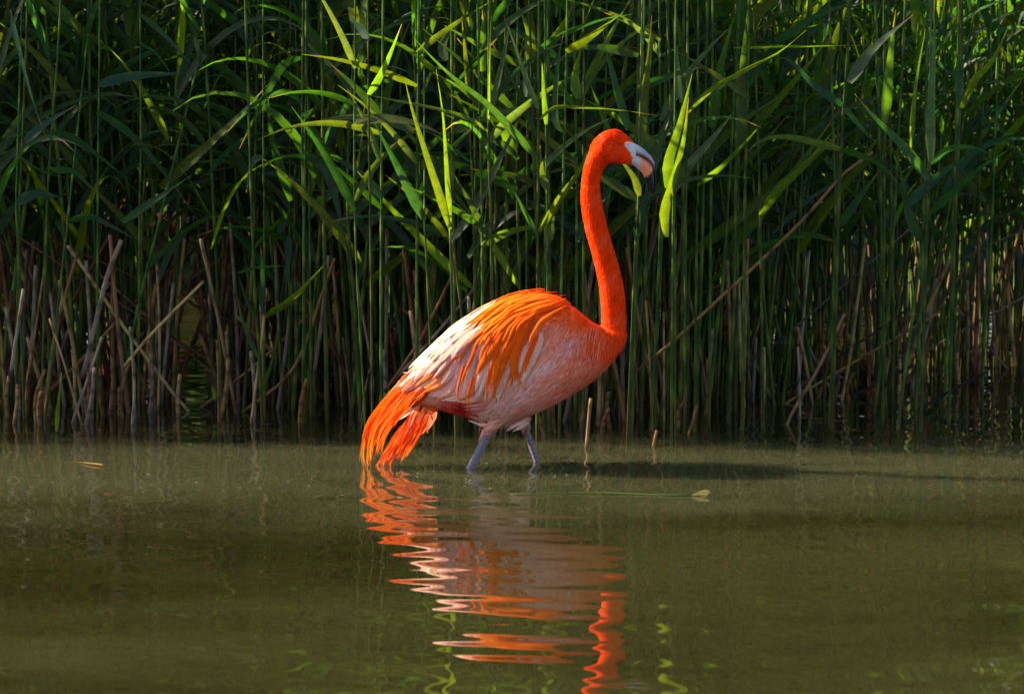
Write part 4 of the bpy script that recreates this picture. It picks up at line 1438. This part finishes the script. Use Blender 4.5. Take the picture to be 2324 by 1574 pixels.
def leaf_plan(H, zmin):
    out = []
    z = zmin + rng.uniform(0, 0.15)
    az = rng.choice((0, math.pi)) + rng.gauss(0, 0.6)
    while z < H - 0.1:
        out.append((z, az, rng.randrange(14), rng.uniform(0.75, 1.15)))
        az = (0 if az > 1.5 else math.pi) + rng.gauss(0, 0.65)
        z += rng.uniform(0.09, 0.16)
    for k in range(3):
        out.append((H - 0.04 - 0.05 * k, az + k * 2.2, rng.randrange(14, 20), rng.uniform(0.7, 1.1)))
    return out


ZONES = [(140, 'at the left edge'), (400, 'left of the light gap'), (560, 'beside the light gap'), (800, "left of the flamingo's tail"), (1000, "behind the flamingo's tail"), (1260, "behind the flamingo's back"),
         (1480, "behind the flamingo's neck"), (1700, "right of the flamingo's bill"), (1950, 'by the long leaning stalk'), (2200, 'toward the right edge'), (9999, 'at the right edge')]


def describe(px, Y, lean, size):
    z = next(t for q, t in ZONES if px < q)
    d = Y - front(px)
    row = 'in the front row' if d < 0.12 else ('in the second row' if d < 0.4 else 'deep in the stand')
    ln = 'upright' if abs(lean) < 0.035 else ('right leaning' if lean > 0 else 'left leaning')
    return size, ln, row, z


placed = []
tries = 0
while len(placed) < 170 and tries < 6000:
    tries += 1
    px = rng.uniform(-60, 2390)
    Y = front(px) + abs(rng.gauss(0, 0.55)) + rng.uniform(-0.14, 0.15)
    if 405 < px < 470 and Y < 15:
        continue
    p = at(px, 800, Y)
    if any((p.x - q[0]) ** 2 + (Y - q[1]) ** 2 < 0.0016 for q in placed):
        continue
    placed.append((p.x, Y))
    H = reed_height(px, Y)
    lx, ly = rng.gauss(0, 0.075), rng.gauss(0, 0.06)
    sz, ln, row, zn = describe(px, Y, lx, 'tall' if H > 1.4 else ('short' if H < 1.05 else 'middling'))
    e = empty('reed', (p.x, Y, 0), '%s %s green reed %s %s' % (sz, ln, row, zn), 'reed', 'green reeds ' + zn)
    e.rotation_euler = (ly, lx, 0)
    s = link('stem', STEMV[rng.randrange(8)][1], e)
    s.scale = (1, 1, H / 2.0)
    s.rotation_euler.z = rng.uniform(0, 6.28)
    for z, az, k, sc in leaf_plan(H, 0.5 if H > 1.5 else 0.38):
        l = link('leaf', LEAFV[k][1], e)
        l.location = (0, 0, z)
        l.rotation_euler = (0, 0, az)
        l.scale = (sc, sc, sc)


def to_np(mb):
    tri = []
    for f in mb.f:
        tri.append(f if len(f) == 4 else None)
    fq = np.array([f for f in mb.f if len(f) == 4])
    return np.array(mb.v), fq, np.array(mb.c), np.array(mb.u)


LN, SN = [to_np(m) for m, _ in LEAFV], [to_np(m) for m, _ in STEMV]


class Bulk:
    def __init__(s):
        s.v, s.f, s.c, s.u, s.o = [], [], [], [], 0

    def put(s, src, M, off, g=1.0):
        v, f, c, u = src
        s.v.append(v @ M.T + off)
        s.f.append(f + s.o)
        s.c.append(c * g)
        s.u.append(u)
        s.o += len(v)

    def build(s, name, mat, parent=None):
        v, f = np.concatenate(s.v), np.concatenate(s.f)
        me = bpy.data.meshes.new(name)
        me.vertices.add(len(v))
        me.vertices.foreach_set('co', v.ravel())
        me.loops.add(f.size)
        me.loops.foreach_set('vertex_index', f.ravel())
        me.polygons.add(len(f))
        me.polygons.foreach_set('loop_start', np.arange(len(f)) * 4)
        me.polygons.foreach_set('loop_total', np.full(len(f), 4))
        me.update(calc_edges=True)
        me.polygons.foreach_set('use_smooth', [True] * len(f))
        set_attr(me, np.concatenate(s.c), np.concatenate(s.u))
        for m in (mat if isinstance(mat, list) else [mat]):
            me.materials.append(m)
        return link(name, me, parent)


def rotz(a, s=1.0, zs=None):
    c, n = math.cos(a) * s, math.sin(a) * s
    return np.array([[c, -n, 0], [n, c, 0], [0, 0, s if zs is None else zs]])


# mass of reeds behind and beside the ones that can be told apart
bs, blf = Bulk(), Bulk()
for i in range(1000):
    if i < 480:
        px = rng.uniform(-150, 2480)
        Y = front(px) + 0.35 + abs(rng.gauss(0, 1.0))
        if 400 < px < 475 or Y > front(px) + 2.6:
            continue
        if 200 < px < 560 and rng.random() < 0.4:
            continue
        if px > 1900 and rng.random() < 0.45:
            continue
        x = at(px, 800, Y).x
        H = reed_height(px, Y) * 1.05
    else:
        x = rng.uniform(2.0, 7.0) * rng.choice((-1, 1))
        Y = 10.5 + rng.uniform(0, 2.4) + (0.6 if x > 0 else 0)
        if abs(x) < Y * 0.165:
            continue
        H = (2.95 if x < 0 else 1.7) * rng.uniform(0.85, 1.1)
    sh = np.array([[1, 0, rng.gauss(0, 0.04)], [0, 1, rng.gauss(0, 0.04)], [0, 0, 1]])
    g = rng.uniform(0.7, 1.15)
    bs.put(SN[rng.randrange(8)], sh @ rotz(rng.uniform(0, 6.28), 1.0, H / 2.0), np.array([x, Y, 0]), g)
    for z, az, k, sc in leaf_plan(H, 0.55 if H > 1.5 else 0.42):
        blf.put(LN[k], rotz(az, sc), np.array([x, Y, 0]) + sh @ np.array([0, 0, z]), g)
bed = bs.build('reed_bed', M_STEM)
bed['kind'] = 'stuff'
tag(bed, 'dense mass of green reed stems and blades filling the background', 'reed bed')
bl_o = blf.build('blades', M_LEAF, bed)
bl_o['kind'] = 'stuff'

# short dead stubs along the foot of the stand
STUBV = []
for i in range(8):
    r = random.Random(300 + i)
    mb = MB()
    stem_path_mesh(mb, [Vector((0, 0, -0.15)), Vector((r.uniform(-.01, .01), 0, 0.2)), Vector((r.uniform(-.02, .02), 0, 0.45))], r.uniform(0.0055, 0.009), 0.006, [TAN, BRN, GRB, BRN][i % 4], n=7, step=0.03, dead=True, node=r.uniform(0.12, 0.17), ph=r.random())
    STUBV.append((mb, mb.mesh('dead_reed_stalk', M_DEAD)))
for i in range(150):
    px = rng.uniform(-40, 2360)
    if rng.random() < 0.25:
        px = rng.uniform(40, 420)
    Y = front(px) + rng.gauss(0.22, 0.2)
    if i % 6 == 0:
        Y = front(px) - rng.uniform(0.05, 0.3)
    if Y < front(px) - 0.32 or 410 < px < 465:
        continue
    p = at(px, 800, Y)
    o = link('dead_reed_stalk', STUBV[rng.randrange(8)][1], None, (p.x, Y, 0))
    k = rng.random()
    a = rng.gauss(0, 0.12) if k < 0.75 or Y < front(px) + 0.15 else rng.uniform(-0.9, 0.9)
    o.rotation_euler = (rng.gauss(0, 0.12), a, rng.uniform(0, 6.28))
    hs = rng.uniform(0.35, 1.35) if Y > front(px) - 0.05 else rng.uniform(0.12, 0.5)
    o.scale = (1, 1, hs)
    o.rotation_euler.z = rng.uniform(-0.5, 0.5)
    sz, ln, row, zn = describe(px, Y, a, 'tall' if hs > 1.0 else ('short' if hs < 0.65 else 'middling'))
    tag(o, '%s %s dead brown stalk %s %s' % (sz, ln, row, zn), 'dead reed', 'dead stalks ' + zn)
bd = Bulk()
SB = [to_np(m) for m, _ in STUBV]
for i in range(420):
    px = rng.uniform(-100, 2450)
    Y = front(px) + 0.3 + abs(rng.gauss(0, 0.8))
    if 400 < px < 475 or px > 1650 and rng.random() < 0.5:
        continue
    p = at(px, 800, Y)
    a = rng.gauss(0, 0.15) if rng.random() < 0.7 else rng.uniform(-1.2, 1.2)
    sh = np.array([[1, 0, math.tan(a)], [0, 1, rng.gauss(0, 0.1)], [0, 0, 1]])
    bd.put(SB[rng.randrange(8)], sh @ rotz(rng.uniform(0, 6), 1.0, rng.uniform(0.5, 1.6)), np.array([p.x, Y, 0]), rng.uniform(0.6, 1.1))
o = bd.build('dead_reed_litter', M_DEAD)
o['kind'] = 'stuff'
tag(o, 'tangle of dead brown stalks deep inside the reeds', 'dead reeds')


# ------------------------------------------------------------------ trees and shrubs on the far bank
def leaf_cloud(blobs, n, size, col, seed):
    r = np.random.default_rng(seed)
    B = np.array(blobs, float)
    w = B[:, 3] ** 2.2
    k = r.choice(len(B), n, p=w / w.sum())
    d = r.normal(size=(n, 3))
    d /= np.linalg.norm(d, axis=1)[:, None]
    c = B[k, :3] + d * (B[k, 3] * r.uniform(0.45, 1.05, n) ** 0.6)[:, None] * np.array([1, 1, 0.85])
    a = r.normal(size=(n, 3))
    a[:, 2] -= 0.4
    a /= np.linalg.norm(a, axis=1)[:, None]
    b = np.cross(a, r.normal(size=(n, 3)))
    b /= np.linalg.norm(b, axis=1)[:, None]
    s = size * r.uniform(0.6, 1.4, n)[:, None]
    v = np.stack([c - a * s, c + b * s * 0.42, c + a * s, c - b * s * 0.42], 1).reshape(-1, 3)
    f = np.arange(4 * n).reshape(-1, 4)
    cc = np.repeat(np.array(col)[None] * r.uniform(0.7, 1.3, (n, 1)), 4, 0)
    u = np.tile(np.array([[0.5, 0, 0], [1, .5, 0], [.5, 1, 0], [0, .5, 0]]), (n, 1))
    return v, f, cc, u


def tree_meshes(seed, h, spread, n, size, col):
    r = random.Random(seed)
    tm = MB()
    tube(tm, [Vector((0, 0, -0.3)), Vector((0.1, 0, h * 0.25)), Vector((-0.1, 0.1, h * 0.55)), Vector((0, 0, h * 0.85))], [h * 0.035, h * 0.026, h * 0.017, h * 0.006], 8, [(0.09, 0.07, 0.05)] * 4)
    blobs = [(0, 0, h * 0.8, spread * 0.5)]
    for i in range(11):
        a, z = r.uniform(0, 6.28), h * r.uniform(0.12, 0.9)
        rad = spread * r.uniform(0.4, 0.95)
        e = Vector((math.cos(a) * rad, math.sin(a) * rad, z))
        tube(tm, [Vector((0, 0, z * 0.55)), Vector((e.x * 0.5, e.y * 0.5, z * 0.82)), e], [h * 0.014, h * 0.008, h * 0.003], 6, [(0.09, 0.07, 0.05)] * 3)
        blobs.append((e.x, e.y, e.z, spread * r.uniform(0.3, 0.55)))
    B = Bulk()
    B.put(leaf_cloud(blobs, n, size, col, seed), np.eye(3), np.zeros(3))
    return tm.mesh('trunk', M_BARK), B


def plant(name, tmesh, crown, loc, sc, rz, label, cat, group=None):
    e = empty(name, loc, label, cat, group)
    e.rotation_euler.z = rz
    e.scale = (sc, sc, sc)
    link('trunk', tmesh, e)
    link('crown', crown, e)


def crown_mesh(B):
    o = B.build('crown', M_TREE)
    me = o.data
    bpy.data.objects.remove(o)
    return me


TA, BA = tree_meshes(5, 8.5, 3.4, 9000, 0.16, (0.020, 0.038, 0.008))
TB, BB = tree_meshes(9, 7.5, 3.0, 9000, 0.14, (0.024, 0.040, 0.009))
CA, CB = crown_mesh(BA), crown_mesh(BB)
k = 0
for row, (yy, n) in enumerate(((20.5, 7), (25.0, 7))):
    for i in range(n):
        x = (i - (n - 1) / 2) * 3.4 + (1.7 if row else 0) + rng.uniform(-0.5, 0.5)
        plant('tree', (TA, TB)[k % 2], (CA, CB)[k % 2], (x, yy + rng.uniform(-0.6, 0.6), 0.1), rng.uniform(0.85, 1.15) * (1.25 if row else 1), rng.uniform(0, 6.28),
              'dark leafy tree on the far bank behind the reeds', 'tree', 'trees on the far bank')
        k += 1
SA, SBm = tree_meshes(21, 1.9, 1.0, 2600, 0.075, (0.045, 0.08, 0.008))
CS = crown_mesh(SBm)
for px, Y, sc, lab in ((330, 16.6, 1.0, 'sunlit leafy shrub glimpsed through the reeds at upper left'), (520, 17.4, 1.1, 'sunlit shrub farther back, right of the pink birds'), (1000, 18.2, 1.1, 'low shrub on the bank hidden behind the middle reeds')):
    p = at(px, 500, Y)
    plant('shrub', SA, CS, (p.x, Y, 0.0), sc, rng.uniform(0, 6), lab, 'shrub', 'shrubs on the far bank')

# ------------------------------------------------------------------ things floating on the water
def floaty(name, pts, w, col, label, cat, z=0.004):
    P = [ground(*p) + Vector((0, 0, z + (p[2] if len(p) > 2 else 0))) if False else ground(p[0], p[1]) + Vector((0, 0, z)) for p in pts]
    c = P[0].copy()
    mb = MB()
    mb.add(*leaf_verts([p - c for p in P], w, 0.0, rows=12, fold=0.3, nref=Vector((0, 0, 1)), col=col))
    o = mb.build(name, M_FLOAT, None, loc=c)
    return tag(o, label, cat)


floaty('floating_leaf', [(232, 1058), (200, 1054), (166, 1050)], 0.016, (0.36, 0.19, 0.02), 'thin yellow dead leaf floating on the water at left', 'leaf')
e0 = ground(1568, 1126)
mb = MB()
pth = catmull([ground(1160, 1124) + Vector((0, 0, 0.003)) - e0, ground(1350, 1121) + Vector((0, 0, 0.004)) - e0, ground(1500, 1126) + Vector((0, 0, 0.004)) - e0, Vector((0, 0, 0.004))], 20)
tube(mb, pth, [0.0015 + 0.001 * i / 19 for i in range(20)], 6, [(0.08, 0.11, 0.012)] * 20)
fs = empty('floating_reed_leaf', e0, 'long thin green reed leaf floating right of the flamingo, its yellow sheath raised', 'leaf')
mb.build('blade', M_FLOAT, fs)
mb = MB()
tip = at(1610, 1116, e0.y) - e0
mb.add(*leaf_verts([tip, tip * 0.6 + Vector((0, 0, 0.003)), Vector((-0.004, 0, 0.002))], 0.016, 0.3, rows=9, fold=0.5, col=(0.36, 0.29, 0.08)))
tip2 = ground(1606, 1122) - e0
mb.add(*leaf_verts([tip2, tip2 * 0.5 + Vector((0, 0, 0.004)), Vector((-0.004, 0, 0.002))], 0.012, 0.9, rows=9, fold=0.4, col=(0.28, 0.19, 0.04)))
mb.build('sheath', M_FLOAT, fs)
# pollen, foam and seed fluff drifting on the surface
sp = MB()
for i in range(190):
    if i < 95:
        px, py = rng.gauss(560, 190), rng.gauss(1100, 14)
    elif i < 210:
        px, py = rng.uniform(820, 1350), rng.uniform(1040, 1110)
    else:
        px, py = rng.uniform(-20, 2340), rng.uniform(1020, 1570)
    if not 985 < py < 1590:
        continue
    c = ground(px, py)
    r = rng.choice((0.0008, 0.0008, 0.001, 0.0014, 0.0026)) * rng.uniform(0.7, 1.3)
    a0 = rng.uniform(0, 6)
    V = [c + Vector((math.cos(a0 + t * 1.2566) * r * rng.uniform(0.7, 1.8), math.sin(a0 + t * 1.2566) * r, 0.0022)) for t in range(5)] + [c + Vector((0, 0, 0.0022 + r * 0.3))]
    sp.add(V, [(t, (t + 1) % 5, 5) for t in range(5)], [(0.3, 0.29, 0.22)] * 6)
o = sp.build('floating_specks', M_FLOAT)
o['kind'] = 'stuff'
tag(o, 'tiny pale specks of pollen and foam scattered over the water', 'specks')
print('feathers', N_FEATHER[0], 'objects', len(bpy.data.objects))
